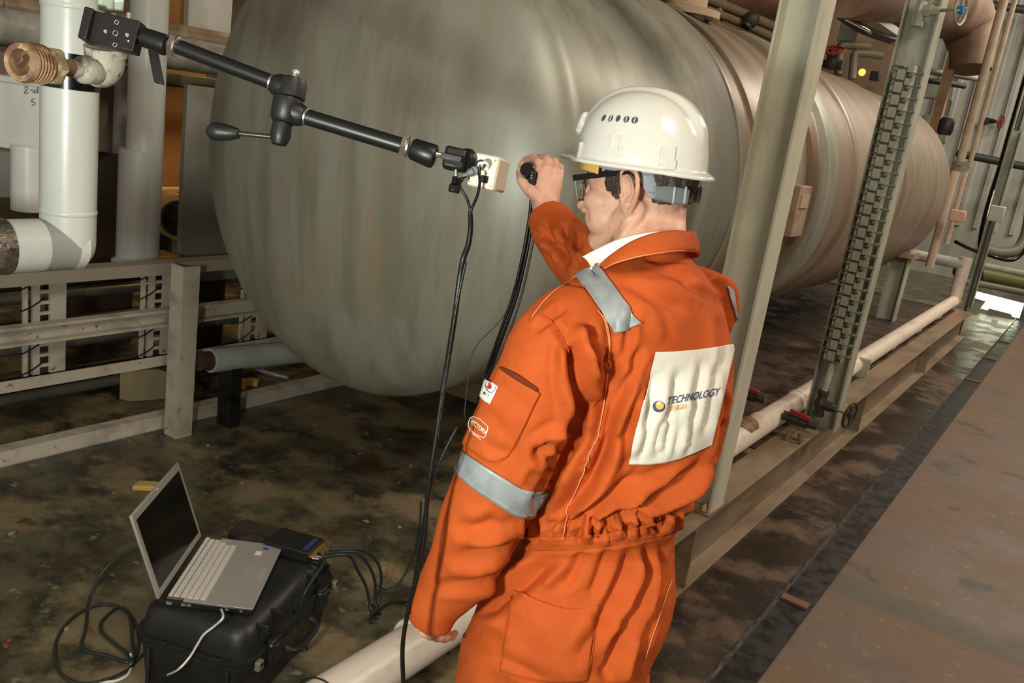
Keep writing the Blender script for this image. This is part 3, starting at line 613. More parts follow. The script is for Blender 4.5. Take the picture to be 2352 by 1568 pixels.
# ---- printed marks (letters are thin meshes laid on the cloth)
def print_text(txt, o, ex, ey, size, m, name, parent, shear=0., off=.004, bv=None, wide=None, bold=0.):
    c = bpy.data.curves.new('t', 'FONT'); c.body = txt; c.size = 1; c.shear = shear; c.offset = bold; c.resolution_u = 3
    t = bpy.data.objects.new('t', c); COL.objects.link(t); dg = bpy.context.evaluated_depsgraph_get(); dg.update(); me = t.evaluated_get(dg).to_mesh()
    V = np.array([tuple(v.co) for v in me.vertices]); F = [tuple(p.vertices) for p in me.polygons]
    t.evaluated_get(dg).to_mesh_clear(); bpy.data.objects.remove(t)
    w = V[:, 0].max()-V[:, 0].min(); V[:, 0] -= V[:, 0].min(); sx = (wide/w) if wide else size
    bmm = bmesh.new(); vs = [bmm.verts.new((v[0]*sx, v[1]*size, 0)) for v in V]
    for f in F:
        try: bmm.faces.new([vs[i] for i in f])
        except ValueError: pass
    bmesh.ops.triangulate(bmm, faces=bmm.faces)
    es = [e for e in bmm.edges if e.calc_length() > 3]; 
    if es: bmesh.ops.subdivide_edges(bmm, edges=es, cuts=2)
    bmesh.ops.triangulate(bmm, faces=bmm.faces)
    W_ = []; F2 = [tuple(v.index for v in f.verts) for f in (bmm.verts.index_update() or bmm.faces)]
    last = None
    for v in bmm.verts:
        x = o[0]+v.co.x*ex[0]+v.co.y*ey[0]; y = o[1]+v.co.x*ex[1]+v.co.y*ey[1]; h = hit(x, y, bv)
        if h[0] is None: W_.append(last if last is not None else CAM); continue
        nn_ = PN if bv is not None else np.array(h[1]); nn_ = nn_ if nn_@(CAM-np.array(h[0])) > 0 else -nn_; last = np.array(h[0])+nn_*off; W_.append(last)
    bmm.free(); return mesh_obj(name, W_, F2, m, parent)
navy = mat('navy_print', '#33405c', .6); amber = mat('amber_print', '#e0a53a', .6); redp = mat('red_print', '#c03030', .6); whitep = mat('white_print', '#f1ece0', .6)
PBV = BVHTree.FromPolygons([tuple(v.co+man.location) for v in bpo.data.vertices], [tuple(p.vertices) for p in bpo.data.polygons])
pv_ = [np.array(v.co) for v in bpo.data.vertices]; PN = np.cross(pv_[80]-pv_[-81], pv_[-1]-pv_[0]); PN /= np.linalg.norm(PN)
print_text('TECHNOLOGY', (1532, 928), (.985, -.185), (.06, -1), 24, navy, 'printed_name', man, .35, .0026, PBV, wide=122, bold=.012)
print_text('DESIGN', (1528, 944), (.99, -.13), (.05, -1), 17, amber, 'printed_name', man, .12, .0028, PBV, wide=46)
def disc_px(c, rx, ry, m, name, off, n=20, hole=None, bv=None):
    V = []; F = []
    for k in range(n):
        t = 2*math.pi*k/n; x = c[0]+rx*math.cos(t); y = c[1]+ry*math.sin(t)
        for q in ((x, y), ((hole[0]+hole[2]*math.cos(t), hole[1]+hole[3]*math.sin(t)) if hole else c)):
            h = hit(*q, bv)
            if h[0] is None: print('NOHIT', name); return None
            nn_ = PN if bv is not None else np.array(h[1]); nn_ = nn_ if nn_@(CAM-np.array(h[0])) > 0 else -nn_; V.append(np.array(h[0])+nn_*off)
        F.append((2*k, 2*((k+1) % n), 2*((k+1) % n)+1, 2*k+1)[::-1])
    return mesh_obj(name, V, F, m, man)
disc_px((1512, 933), 14.5, 13.5, navy, 'printed_emblem', .0012, hole=(1514, 930, 9.5, 9), bv=PBV)
disc_px((1514, 931), 9.5, 9, amber, 'printed_emblem', .0013, hole=(1511, 926, 4, 3.6), bv=PBV)
print_text('VICTORIA', (1089, 972), (.80, .60), (.42, -.9), 13, whitep, 'printed_name', man, 0, .0072, wide=43, bold=.02)
print_text('WORKWEAR', (1085, 990), (.80, .60), (.42, -.9), 5, whitep, 'printed_name', man, 0, .0072, wide=32)
mb = stitch([(1086, 984), (1084, 976), (1091, 961), (1108, 964), (1126, 981), (1119, 1001), (1102, 998), (1086, 984)], None, .0006, .0068)
if mb: mb.build('printed_frame', whitep, man)
mb = stitch([(1129, 880), (1124, 893), (1127, 903), (1134, 908), (1142, 903), (1148, 890)], None, .0005, .009)
if mb: mb.build('printed_shield', navy, man)
disc_px((1132, 896), 5, 5, redp, 'printed_flame', .0095); disc_px((1134, 889), 3, 7, redp, 'printed_flame', .0096)
print_text('EN 531', (1119, 909), (.85, .5), (.42, -.9), 5, navy, 'printed_name', man, 0, .0092, wide=13)
# ---- head, neck, trunk, arms and hands: one continuous body surface
RH = np.array([M[0, 0], M[1, 0], 0]); RH /= np.linalg.norm(RH); GH = np.array([M[0, 2], M[1, 2], 0]); GH /= np.linalg.norm(GH)
def frame(yaw, pitch):
    h = -math.cos(yaw)*RH+math.sin(yaw)*GH; h /= np.linalg.norm(h); l = np.cross(Z_, h); f = h*math.cos(pitch)-Z_*math.sin(pitch); return np.array([f, l, np.cross(f, l)]).T
HA = frame(math.radians(29), math.radians(9))
HO = K(1431, 440, 1.60)-HA[:, 1]*.080
def hl(x, y, z): return HO+HA @ np.array([x, y, z])
hb = MB()
def eb(c, r): hb.ball(hl(*c), r, 28, 16, HA)
eb((-.008, 0, .042), (.100, .078, .088)); eb((.035, 0, .03), (.066, .066, .062)); eb((.045, 0, -.025), (.056, .060, .072)); eb((.048, 0, -.065), (.050, .048, .046))
for s_ in (-1, 1):
    hb.caps(hl(-.002, .056*s_, -.040), hl(.072, .022*s_, -.098), .022, .019, 16)
    hb.caps(hl(-.004, .060*s_, -.010), hl(-.002, .058*s_, -.045), .018, .020, 16)
    eb((.062, .038*s_, -.020), (.034, .028, .030)); eb((.056, .040*s_, -.050), (.036, .024, .036)); hb.caps(hl(.086, .012*s_, .030), hl(.076, .044*s_, .028), .013, .011)
    eb((.104, .011*s_, -.036), (.012, .008, .009)); eb((.070, .032*s_, .010), (.014, .014, .012)); eb((.064, .030*s_, -.052), (.030, .022, .022))
hb.caps(hl(.088, 0, .022), hl(.112, 0, -.022), .010, .0125); eb((.117, 0, -.028), (.012, .0115, .011))
eb((.094, 0, -.056), (.010, .024, .006)); eb((.093, 0, -.068), (.010, .020, .006)); eb((.082, 0, -.094), (.020, .022, .018)); eb((.050, 0, -.092), (.045, .03, .018))
# neck
NB = K(1492, 612, 1.60)
hb.loft([(hl(-.030, 0, .0), HA[:, 0], HA[:, 1], .064, .058, 2), (hl(-.030, 0, -.05), HA[:, 0], HA[:, 1], .062, .060, 2), (.5*hl(-.03, 0, -.06)+.5*NB, HA[:, 0], HA[:, 1], .066, .064, 2), (NB, FW, LW, .074, .072, 2), (NB-[0, 0, .06], FW, LW, .058, .066, 2)], 28)
for s_ in (1, -1): hb.caps(hl(-.022, .060*s_, -.030), NB+LW*.03*s_+FW*.06+[0, 0, -.01], .018, .016)
# ears: lobe plate with raised rim
for s_ in (1, -1):
    def ear(x, z, y=0.): return hl(-.012+x-.0, s_*(.079+y+max(0, -x)*.55), z)
    rim = [(.012, -.010, -.002), (.016, .006, .000), (.016, .022, .003), (.008, .034, .006), (-.005, .038, .008), (-.017, .031, .009), (-.021, .014, .009), (-.019, -.004, .008), (-.012, -.020, .006), (-.003, -.032, .003), (.006, -.034, .0), (.011, -.024, -.003)]
    hb.tube([ear(x*1.15, z*1.12, y) for x, z, y in rim], .0050, 10, 4, True)
    hb.tube([ear(.010, .018, .001), ear(.0, .024, .003), ear(-.009, .014, .004), ear(-.009, -.004, .003), ear(-.002, -.014, .003), ear(.006, -.018, .002)], .0036, 8, 4)
    hb.loft([(ear(-.002, .0, -.012), HA[:, 0], HA[:, 2], .012, .026, 2), (ear(-.003, .002, -.001), HA[:, 0], HA[:, 2], .018, .035, 2)], 20)
    hb.ball(ear(.004, -.033, .002), (.009, .0055, .010), 12, 8, HA); hb.ball(ear(.012, -.006, .0), (.005, .004, .006), 10, 6, HA)
# trunk core hidden under the cloth, kept inside it
def core(rows, k):
    return [(c, U, V_, a*k, b*k, e) for c, U, V_, a, b, e in tor(rows)]
hb.loft(core([(1495, 640, dv(640), .07, .055, 2), (1482, 700, dv(700), .175, .09, 2.2), (1478, 860, dv(860), .203, .133, 2.2), (1440, 1030, dv(1030), .203, .138, 2.2), (1380, 1205, dv(1205), .172, .122, 2.1), (1315, 1400, dv(1400), .212, .160, 2.2), (1262, 1570, dv(1570), .205, .16, 2.3)], .80), 32)
limb(hb, [(1330, 745, 1.50, .05), (1240, 890, 1.47, .050), (1147, 1105, 1.505, .045), (1058, 1305, 1.57, .038), (1018, 1390, 1.60, .031), (1000, 1422, 1.615, .027), (998, 1440, 1.62, .025)], 16)
limb(hb, [(1630, 725, 1.66, .05), (1460, 675, 1.82, .048), (1380, 645, 1.88, .045), (1315, 575, 1.94, .040), (1262, 500, 2.0, .031), (1252, 470, 2.025, .031), (1248, 440, 2.035, .034)], 16)
for (u, v, d) in ((1190, 1560, 1.70), (1350, 1560, 1.84)):
    h = K(u, v, d); hb.caps(h, (h[0], h[1], .5), .085, .055); hb.caps((h[0], h[1], .5), (h[0], h[1], .12), .055, .04)
    hb.caps((h[0], h[1], .07), tuple(np.array([h[0], h[1], .06])+FW*.15), .04, .035)
# right hand: fist round a small black sensor, back of the hand to the camera
def fing(pts, n=12):
    C = [(K(u, v, d), r) for u, v, d, r in pts]
    for (a, ra), (b, rb) in zip(C[:-1], C[1:]): hb.caps(a, b, ra, rb, n)
hb.loft([(K(1258, 485, 2.02), RH, GH, .030, .024, 2), (K(1250, 455, 2.025), RH, GH, .036, .022, 2.2), (K(1250, 425, 2.02), RH, GH, .042, .020, 2.3), (K(1254, 398, 2.02), RH, GH, .042, .018, 2.3), (K(1262, 382, 2.03), RH, GH, .034, .014, 2)], 24)
fing([(1232, 400, 2.01, .0115), (1236, 374, 2.03, .0110), (1224, 362, 2.065, .0098), (1206, 368, 2.10, .0088), (1196, 380, 2.105, .0080)])       # index, hooked over the sensor
fing([(1252, 390, 2.015, .0118), (1256, 366, 2.04, .0112), (1240, 362, 2.08, .0098), (1222, 374, 2.115, .0088)])            # middle
fing([(1270, 392, 2.02, .0112), (1274, 371, 2.05, .0105), (1262, 366, 2.09, .0094), (1244, 380, 2.12, .0085)])             # ring
fing([(1284, 402, 2.03, .0100), (1287, 384, 2.06, .0092), (1280, 378, 2.09, .0082), (1264, 388, 2.12, .0074)])             # little
fing([(1238, 455, 2.01, .0165), (1217, 437, 2.0, .0150), (1199, 416, 2.005, .0120), (1194, 396, 2.02, .0102), (1200, 383, 2.04, .0085)], 14)           # thumb
# left hand hanging, fingers curled
hb.loft([(K(1000, 1432, 1.62), RH, GH, .027, .020, 2), (K(1000, 1445, 1.63), RH, GH, .030, .018, 2.2), (K(1004, 1453, 1.64), RH, GH, .026, .016, 2)], 20)
for k, (u0, v0, d0) in enumerate([(976, 1445, 1.61), (990, 1451, 1.615), (1006, 1453, 1.625), (1021, 1448, 1.64)]):
    fing([(u0, v0-8, d0, .0098), (u0+4, v0+9, d0, .0094), (u0+16, v0+14, d0+.03, .0084), (u0+24, v0+6, d0+.05, .0072)], 10)
fing([(982, 1418, 1.60, .012), (966, 1436, 1.585, .0105), (974, 1453, 1.585, .009), (988, 1461, 1.595, .008)], 10)
BV, BF = vox(hb, .0027, 3, .5)
# sculpted creases of face, neck and hands
SK = [([(1386, 512), (1392, 530), (1388, 548)], 7, -1.6), ([(1425, 520), (1455, 500), (1470, 480)], 6, -1.2), ([(1452, 555), (1475, 530), (1490, 500)], 6, -1.4), ([(1470, 560), (1500, 535), (1530, 515)], 5, -1.0), ([(1407, 560), (1420, 535), (1436, 512)], 7, -1.8),
      ([(1343, 470), (1350, 490), (1348, 515)], 5, -1.5), ([(1335, 440), (1347, 444), (1358, 440)], 3.5, -1.0), ([(1268, 380), (1266, 392), (1264, 405)], 3, -2.0), ([(1278, 385), (1281, 400)], 3, -1.5), ([(1244, 378), (1242, 395), (1238, 405)], 3, -1.8),
      ([(1225, 440), (1232, 430), (1240, 410)], 4, -1.5), ([(1433, 440), (1434, 452), (1430, 460)], 5, -3.2), ([(1447, 405), (1456, 440), (1446, 475)], 3, 1.0)]
BV, _v = folds(BV, BF, SK)
body = mesh_obj('body', BV, BF, skin, man, True, label='skin of face, neck, ear and hands')
BBV = BVHTree.FromPolygons([tuple(v) for v in BV], BF)
# eyes
for s_ in (1, -1):
    e = MB().ball(hl(.072, .032*s_, .008), .0125, 16, 10, HA).build('eyeball', mat('eye_white', '#e9e2da', .2), man, True)
    MB().ball(hl(.0825, .0325*s_, .007), (.0035, .0055, .0055), 12, 8, HA).build('iris', mat('iris', '#3a2c22', .2), e, True)
    MB().tube([hl(.090, .012*s_, .036), hl(.092, .026*s_, .040), hl(.084, .046*s_, .034)], .0035, 8).build('eyebrow', hairm, man, True)
# ---- hair: shell over the skull outside the face line, thickened and combed
def skullshell(off, cond, n=96, m=60, jitter=0.):
    V = {}; 
    for j in range(m):
        ph = -math.pi/2*.55+(math.pi/2*1.0)*j/m*1.15
        for i in range(n):
            th = 2*math.pi*i/n; d = np.array([math.cos(ph)*math.cos(th), math.cos(ph)*math.sin(th), math.sin(ph)])
            o = hl(-.01, 0, .02); w = HA @ d; h = BBV.ray_cast(Vector(o+w*.3), Vector(-w), .3)
            if h[0] is None: continue
            p = np.array(h[0]); l = HA.T @ (p-HO); a = cond(l)
            if a > 0: V[(i, j)] = p+w*(off*min(a, 1)+jitter*math.sin(i*7.3+math.sin(j*1.3)*3)*.5)
    return V, n, m
def haircond(l):   # >0 where hair grows
    x, y, z = l
    back = min((-.045-x)/.01, 1) if z > -.018 and x < -.045 else 0           # behind the ears down to the nape
    top = 1 if z > .045 and x < .06 else 0
    side = 1 if (x > .004 and x < .038 and z > -.016+abs(x-.018)*1.1+.003*math.sin(x*900) and abs(y) > .05) else 0   # sideburn
    nape = 0
    return max(back, top, side*.6, nape)
V, n, m = skullshell(.011, haircond, 120, 70, .0016)
ids = {k: i for i, k in enumerate(V)}; F = []
for (i, j) in V:
    q = [(i, j), ((i+1) % n, j), ((i+1) % n, j+1), (i, j+1)]
    if all(k in ids for k in q): F.append([ids[k] for k in q])
hair = mesh_obj('hair', list(V.values()), F, hairm, man, True)
sd = hair.modifiers.new('s', 'SOLIDIFY'); sd.thickness = .006; sd.offset = -1
# ---- glasses
gl = thing('x', 'x', 'x', tuple(hl(.09, 0, .02))); gl.name = 'safety_glasses'; gl.parent = man
for k_ in ('category', 'label'): del gl[k_]
gl.location = Vector(hl(.09, 0, .02))-Vector(man.location)
blk = mat('glasses_black', '#0c0c0c', .3)
for s_ in (1, -1):
    a, b = hl(.108, .066*s_, .024), hl(-.006, .087*s_, .036)
    X = (b-a)/2; Zx = HA[:, 2]-X*(HA[:, 2]@X)/(X@X); Zx /= np.linalg.norm(Zx)
    MB().obox((a+b)/2, X, HA[:, 1]*.0016, Zx*.0055).build('temple_arm', blk, gl, bev=.001)
    MB().tube([hl(-.004, .087*s_, .036), hl(-.018, .086*s_, .030), hl(-.034, .080*s_, .010)], .0028, 8).build('ear_hook', blk, gl, True)
def lensgrid(y0, y1):
    V = []; F = []; n = 14
    for j in range(9):
        for i in range(n+1):
            y = y0+(y1-y0)*i/n; t = j/8; z = .026-.046*t*(1-.12*((i/n-.5)*2)**2); x = .116-.35*abs(y)**1.6*4-(.004*t)
            V.append(hl(.118-y*y*3.2-.006*t, y, z))
    F = [(j*(n+1)+i, j*(n+1)+i+1, (j+1)*(n+1)+i+1, (j+1)*(n+1)+i) for j in range(8) for i in range(n)]
    return V, F
glass = mat('clear_lens', '#f4f7f6', .03, trans=1., ior=1.25); rimm = mat('clear_rim', '#b9bcb8', .15, trans=.5)
for s_ in (1, -1):
    V, F = lensgrid(.006*s_, .064*s_); o = mesh_obj('lens', V, F, glass, gl, True); sd = o.modifiers.new('s', 'SOLIDIFY'); sd.thickness = .0015
    n1 = 15; loop = [V[i] for i in range(n1)]+[V[j*n1+n1-1] for j in range(1, 9)]+[V[8*n1+i] for i in range(n1-2, -1, -1)]+[V[j*n1] for j in range(7, 0, -1)]
    MB().tube(loop[::2], .0016, 6, 2, True).build('rim', rimm, gl, True)
MB().cyl(hl(.117, -.007, .015), hl(.117, .007, .015), .002, 8).build('bridge', rimm, gl)
# ---- hard hat
HH = frame(math.radians(26), math.radians(2)); HC_ = K(1470, 376, 1.665)
def hh(x, y, z): return HC_+HH @ np.array([x, y, z])
hat = thing('x', 'x', 'x', (0, 0, 0)); hat.name = 'hard_hat'; hat.parent = man; hat.location = Vector(hh(0, 0, 0))-Vector(man.location)
hat['label'] = 'white vented hard hat with grey harness'; del hat['category']
A_, B_, H_ = .128, .110, .135
V = []; n = 128; m = 44
def shell(th, ph, off=0):
    r = math.cos(ph)**.78; x = (A_+off)*r*math.cos(th); y = (B_+off)*r*math.sin(th); z = (H_+off)*math.sin(ph)**1.0
    ridge = .0065*(1/(1+math.exp((abs(y)-.022)*380)))*min(1, max(0, (z-.045)/.03))
    g = .004*(1/(1+math.exp((abs(abs(y)-.034)-.004)*600)))*min(1, max(0, (z-.05)/.03))
    nrm = np.array([x/A_**2, y/B_**2, z/H_**2]); nrm /= np.linalg.norm(nrm)+1e-9
    return np.array([x, y, z])+nrm*(ridge-g*.5)
def brim(th, k):
    c, s_ = math.cos(th), math.sin(th); ext = .010+.020*max(0, c)**2+.006*max(0, -c)**2
    b0 = np.array([A_*c, B_*s_, 0]); d = np.array([c, s_, 0]); dip = -.004-.006*max(0, -c)**2+.004*max(0, c)**2
    return b0+d*ext*k+np.array([0, 0, dip*k])
rings = []
for j in range(m+1):
    ph = math.pi/2*(1-j/m); rings.append([hh(*shell(2*math.pi*i/n, max(ph, 1e-4))) for i in range(n)])
for k in (.35, .7, 1.0): rings.append([hh(*brim(2*math.pi*i/n, k)) for i in range(n)])
rings.append([hh(*(brim(2*math.pi*i/n, 1.03)+[0, 0, -.005])) for i in range(n)])
V = [p for r in rings for p in r]; k = len(rings)
F = [(j*n+i, (j+1)*n+i, (j+1)*n+(i+1) % n, j*n+(i+1) % n) for j in range(k-1) for i in range(n)]
hs = mesh_obj('hat_shell', V, F, helmetw, hat, True); sd = hs.modifiers.new('s', 'SOLIDIFY'); sd.thickness = .0028; sd.offset = -1
HBV = BVHTree.FromPolygons([tuple(v) for v in V], F)
def hloc(u, v): # helmet surface point + normal
    h = hit(u, v, HBV); return np.array(h[0]), np.array(h[1])*(1 if np.dot(np.array(h[1]), CAM-np.array(h[0])) > 0 else -1)
ventm = mat('vent_dark', '#4b4f52', .6)
for (u, v, w) in ((1387, 271, 4), (1403, 272, 4.5), (1420, 272, 4), (1439, 274, 5), (1458, 276, 5.5)):
    for s_ in (1, -1):
        p, nn = hloc(u, v); l = HH.T @ (p-HC_); ln = HH.T @ nn; l[1] *= s_; ln[1] *= s_; p = HC_+HH @ l; nn = HH @ ln
        up = HH[:, 2]-nn*(HH[:, 2]@nn); up /= np.linalg.norm(up); sd_ = np.cross(nn, up)
        q = [p+nn*.0006+sd_*(1.35*w/2009*1.66)*math.cos(t)+up*(8/2009*1.66)*math.sin(t) for t in np.linspace(0, 2*math.pi, 16, endpoint=False)]
        o = mesh_obj('vent', q, [tuple(range(16))], ventm, hs)
        if w != 4: MB().obox(p+nn*.0008, sd_*.0008, nn*.0008, up*.005).build('vent_bar', helmetw, hs)
def hbox(u, v, w, h, t, name='moulded_clip'):
    for s_ in (1, -1):
        p, nn = hloc(u, v); l = HH.T @ (p-HC_); ln = HH.T @ nn; l[1] *= s_; ln[1] *= s_; p = HC_+HH @ l; nn = HH @ ln
        up = HH[:, 2]-nn*(HH[:, 2]@nn); up /= np.linalg.norm(up); sd_ = np.cross(nn, up)
        MB().obox(p, sd_*w/2009*1.62/2, nn*t, up*h/2009*1.62/2).build(name, helmetw, hs, bev=.0012)
hbox(1404, 322, 5, 26, .0016); hbox(1425, 326, 5, 30, .0016); hbox(1400, 312, 12, 3, .0014); hbox(1422, 312, 14, 3, .0014); hbox(1426, 346, 9, 22, .0022); hbox(1533, 358, 34, 40, .0035); hbox(1538, 378, 26, 20, .005); hbox(1333, 345, 14, 38, .006, 'front_boss')
MB().caps(hh(.128, 0, .05), hh(.122, 0, .075), .012, .010).build('front_boss', helmetw, hat, True)
# harness: grey headband strap on both sides, sweatband, rear adjuster
def strap(name, quad, m_, parent, e=(.118, .092), th=.0022, nu=30, nv=6):
    """pixel outline thrown onto an oval wall round the head, mirrored to the far side"""
    A = spline([(x, y, 0) for x, y in quad[0]], 6); B = spline([(x, y, 0) for x, y in quad[1]], 6)
    def at(C, t): kk = t*(len(C)-1); i = min(int(kk), len(C)-2); return C[i]+(C[i+1]-C[i])*(kk-i)
    G = []
    for j in range(nv+1):
        for i in range(nu+1):
            p = at(A, i/nu)*(1-j/nv)+at(B, i/nu)*j/nv; r = HH.T @ ray(p[0], p[1]); o = HH.T @ (CAM-HC_)+[.004, 0, 0]
            a = (r[0]/e[0])**2+(r[1]/e[1])**2; b = 2*(o[0]*r[0]/e[0]**2+o[1]*r[1]/e[1]**2); c = (o[0]/e[0])**2+(o[1]/e[1])**2-1
            D = b*b-4*a*c; t = (-b-math.sqrt(max(D, 0)))/(2*a); G.append(o-[.004, 0, 0]+r*t)
    G = np.array(G); F = [(j*(nu+1)+i, (j+1)*(nu+1)+i, (j+1)*(nu+1)+i+1, j*(nu+1)+i+1) for j in range(nv) for i in range(nu)]
    for s_ in (1, -1):
        g = G.copy(); g[:, 1] *= s_
        o = mesh_obj(name, [HC_+HH @ p for p in g], F, m_, parent, True); sd = o.modifiers.new('s', 'SOLIDIFY'); sd.thickness = th; sd.offset = 0
strap('harness_band', ([(1345, 362), (1400, 364), (1470, 372), (1520, 383), (1560, 392)], [(1352, 374), (1400, 391), (1440, 391), (1478, 402), (1514, 404)]), harness, hat)
strap('harness_band', ([(1462, 396), (1500, 400), (1516, 402)], [(1480, 436), (1500, 445), (1520, 430)]), harness, hat)
strap('harness_band', ([(1478, 430), (1505, 432), (1540, 428), (1580, 436)], [(1494, 455), (1520, 462), (1550, 468), (1578, 470)]), harness, hat)
strap('adjuster_buckle', ([(1504, 428), (1545, 428), (1584, 436)], [(1504, 456), (1540, 467), (1578, 471)]), mat('buckle_grey', '#6f7577', .35), hat, (.124, .098), .003)
for x0 in (1548, 1574): strap('buckle_bar', ([(x0, 428), (x0+5, 429)], [(x0-5, 468), (x0, 469)]), mat('buckle_light', '#a9aeb0', .3), hat, (.127, .101), .002, 3, 5)
strap('sweatband', ([(1327, 364), (1350, 370), (1376, 379)], [(1325, 385), (1348, 392), (1374, 400)]), mat('yellow_sweatband', '#d9b25c', .6), hat, (.121, .095), .003, 16, 5)
# ---- collars
def ribbon(name, top, bot, m_, parent, th=.0025, nv=6):
    A = spline([K(*p) for p in top], 6); B = spline([K(*p) for p in bot], 6); n_ = 60
    f = lambda C: np.array([[np.interp(t, np.linspace(0, 1, len(C)), C[:, a]) for a in range(3)] for t in np.linspace(0, 1, n_)])
    A, B = f(A), f(B); V = []
    for j in range(nv+1):
        t = j/nv; V += list(A*(1-t)+B*t+np.array([0, 0, .003])*math.sin(t*math.pi))
    F = [(j*n_+i, j*n_+i+1, (j+1)*n_+i+1, (j+1)*n_+i) for j in range(nv) for i in range(n_-1)]
    o = mesh_obj(name, V, F, m_, parent, True); sd = o.modifiers.new('s', 'SOLIDIFY'); sd.thickness = th; sd.offset = 0; return o
ribbon('shirt_collar', [(1338, 589, 1.545), (1375, 570, 1.515), (1430, 546, 1.495), (1494, 534, 1.50), (1540, 532, 1.53)], [(1360, 616, 1.535), (1392, 604, 1.50), (1445, 578, 1.475), (1496, 552, 1.49), (1540, 545, 1.52)], shirtm, man)
ribbon('shirt_placket', [(1340, 622, 1.53), (1365, 612, 1.505), (1395, 602, 1.495)], [(1345, 630, 1.525), (1368, 620, 1.50), (1398, 610, 1.49)], shirtm, man)
ribbon('coverall_collar', [(1372, 612, 1.505), (1404, 586, 1.475), (1450, 556, 1.465), (1500, 537, 1.475), (1550, 530, 1.51), (1590, 533, 1.58), (1592, 538, 1.66), (1550, 545, 1.74), (1490, 556, 1.76), (1430, 580, 1.74)],
       [(1378, 622, 1.500), (1412, 604, 1.462), (1460, 590, 1.445), (1505, 582, 1.45), (1555, 576, 1.485), (1598, 577, 1.575), (1604, 590, 1.68), (1560, 600, 1.77), (1490, 615, 1.79), (1430, 625, 1.76)], orange, man, .004)
ribbon('collar_edge', [(1378, 621, 1.497), (1412, 603, 1.459), (1460, 589, 1.442), (1505, 581, 1.447), (1555, 575, 1.482), (1598, 576, 1.573)], [(1379, 623, 1.498), (1413, 605, 1.460), (1461, 591, 1.443), (1506, 583, 1.448), (1556, 577, 1.483), (1599, 578, 1.574)], thread, man, .003, 1)
# cuff ring and boots
for (u, v, d) in ((1190, 1560, 1.70), (1350, 1560, 1.84)):
    h = K(u, v, d); c = np.array([h[0], h[1], 0]); bo = mat('boot_leather', '#26221e', .5)
    mb = MB().loft([(c+[0, 0, .02]+FW*.06, LW, FW, .05, .14, 2.6), (c+[0, 0, .06]+FW*.055, LW, FW, .05, .135, 2.4), (c+[0, 0, .10]+FW*.02, LW, FW, .048, .09, 2.2), (c+[0, 0, .17], LW, FW, .05, .06, 2)], 24)
    b_ = mb.build('boot', bo, man, True); MB().loft([(c+[0, 0, .001]+FW*.06, LW, FW, .054, .145, 2.8), (c+[0, 0, .024]+FW*.06, LW, FW, .054, .145, 2.8)], 24).build('boot_sole', rubber, b_)
# ================================================================== CAMERA ARM AND INSPECTION CAMERA (about 1.27 m from the lens)
DA = 1.27; px = DA/FPX
def A(u, v, d=0.): return P(u, v, DA+d)
arm = thing('camera_support', 'long black jointed camera support arm reaching across the tank', 'arm', A(662, 260))
MB().cyl(A(400, 104), A(628, 190), 17*px, 28).build('tube', black, arm, 40)
MB().cyl(A(706, 269), A(930, 337), 18.5*px, 28).build('tube', black, arm, 40)
MB().rev(A(326, 84), A(386, 106), [(0, 17*px), (5*px, 22*px), (52*px, 24*px), (60*px, 23*px), (64*px, 18*px)], 28).build('end_socket', black, arm, 40)
MB().rev(A(944, 340), A(1002, 362), [(0, 20*px), (6*px, 25*px), (52*px, 28*px), (58*px, 26*px), (61*px, 20*px)], 28).build('end_socket', black, arm, 40)
def nut(c, ax, r, w, name='lock_nut', m=chrome, parent=None, n=6):
    ax = np.asarray(ax)/np.linalg.norm(ax); c = np.asarray(c)
    MB().rev(c-ax*w/2, c+ax*w/2, [(0, r*.9), (w*.15, r), (w*.85, r), (w, r*.9)], n).build(name, m, parent, 20)
a1 = A(628, 190)-A(400, 104); a2 = A(930, 337)-A(706, 269)
for c, ax in ((A(397, 104), a1), (A(928, 335), a2)):
    nut(c, ax, 26*px, 12*px, parent=arm); nut(c+ax/np.linalg.norm(ax)*10*px*(-1 if c is None else 1), ax, 24*px, 6*px, 'washer', parent=arm, n=24)
nut(A(624, 189), a1, 21*px, 6*px, 'ring', parent=arm, n=28); nut(A(703, 268), a2, 21*px, 6*px, 'ring', parent=arm, n=28)
jm = mat('joint_casting', '#1b1c1b', .42, .1, bump=.5, bscale=500, bdist=.0005)
up1 = A(676, 180)-A(650, 290); up1 /= np.linalg.norm(up1)
mb = MB().rev(A(667, 225), A(674, 178), [(0, 33*px), (30*px, 33*px), (42*px, 30*px), (47*px, 20*px)], 28); mb.rev(A(628, 192), A(660, 203), [(0, 22*px), (12*px, 27*px), (34*px, 28*px)], 20); mb.build('upper_joint', jm, arm, 40)
mb = MB().rev(A(652, 282), A(662, 227), [(0, 26*px), (8*px, 33*px), (50*px, 34*px), (56*px, 33*px)], 28); mb.rev(A(699, 267), A(665, 256), [(0, 22*px), (12*px, 27*px), (36*px, 28*px)], 20); mb.build('lower_joint', jm, arm, 40)
MB().rev(A(676, 184), A(679, 162), [(0, 14*px), (8*px, 14*px), (8*px, 7*px), (14*px, 7*px), (14*px, 10*px), (22*px, 9*px)], 12).build('top_stud', chrome, arm)
MB().rev(A(650, 277), A(640, 334), [(0, 15*px), (5*px, 15*px), (6*px, 22*px), (34*px, 24*px), (48*px, 20*px), (56*px, 16*px)], 28).build('lever_hub', jm, arm, 40)
MB().cyl(A(625, 314), A(545, 306), 5.5*px, 12).build('lever_rod', mat('rod_dark', '#55514a', .3, .8), arm)
MB().rev(A(550, 307), A(474, 300), [(0, 10*px), (4*px, 12*px), (20*px, 17*px), (45*px, 21*px), (62*px, 20*px), (72*px, 13*px), (76*px, 4*px)], 24).build('lever_grip', jm, arm, True)
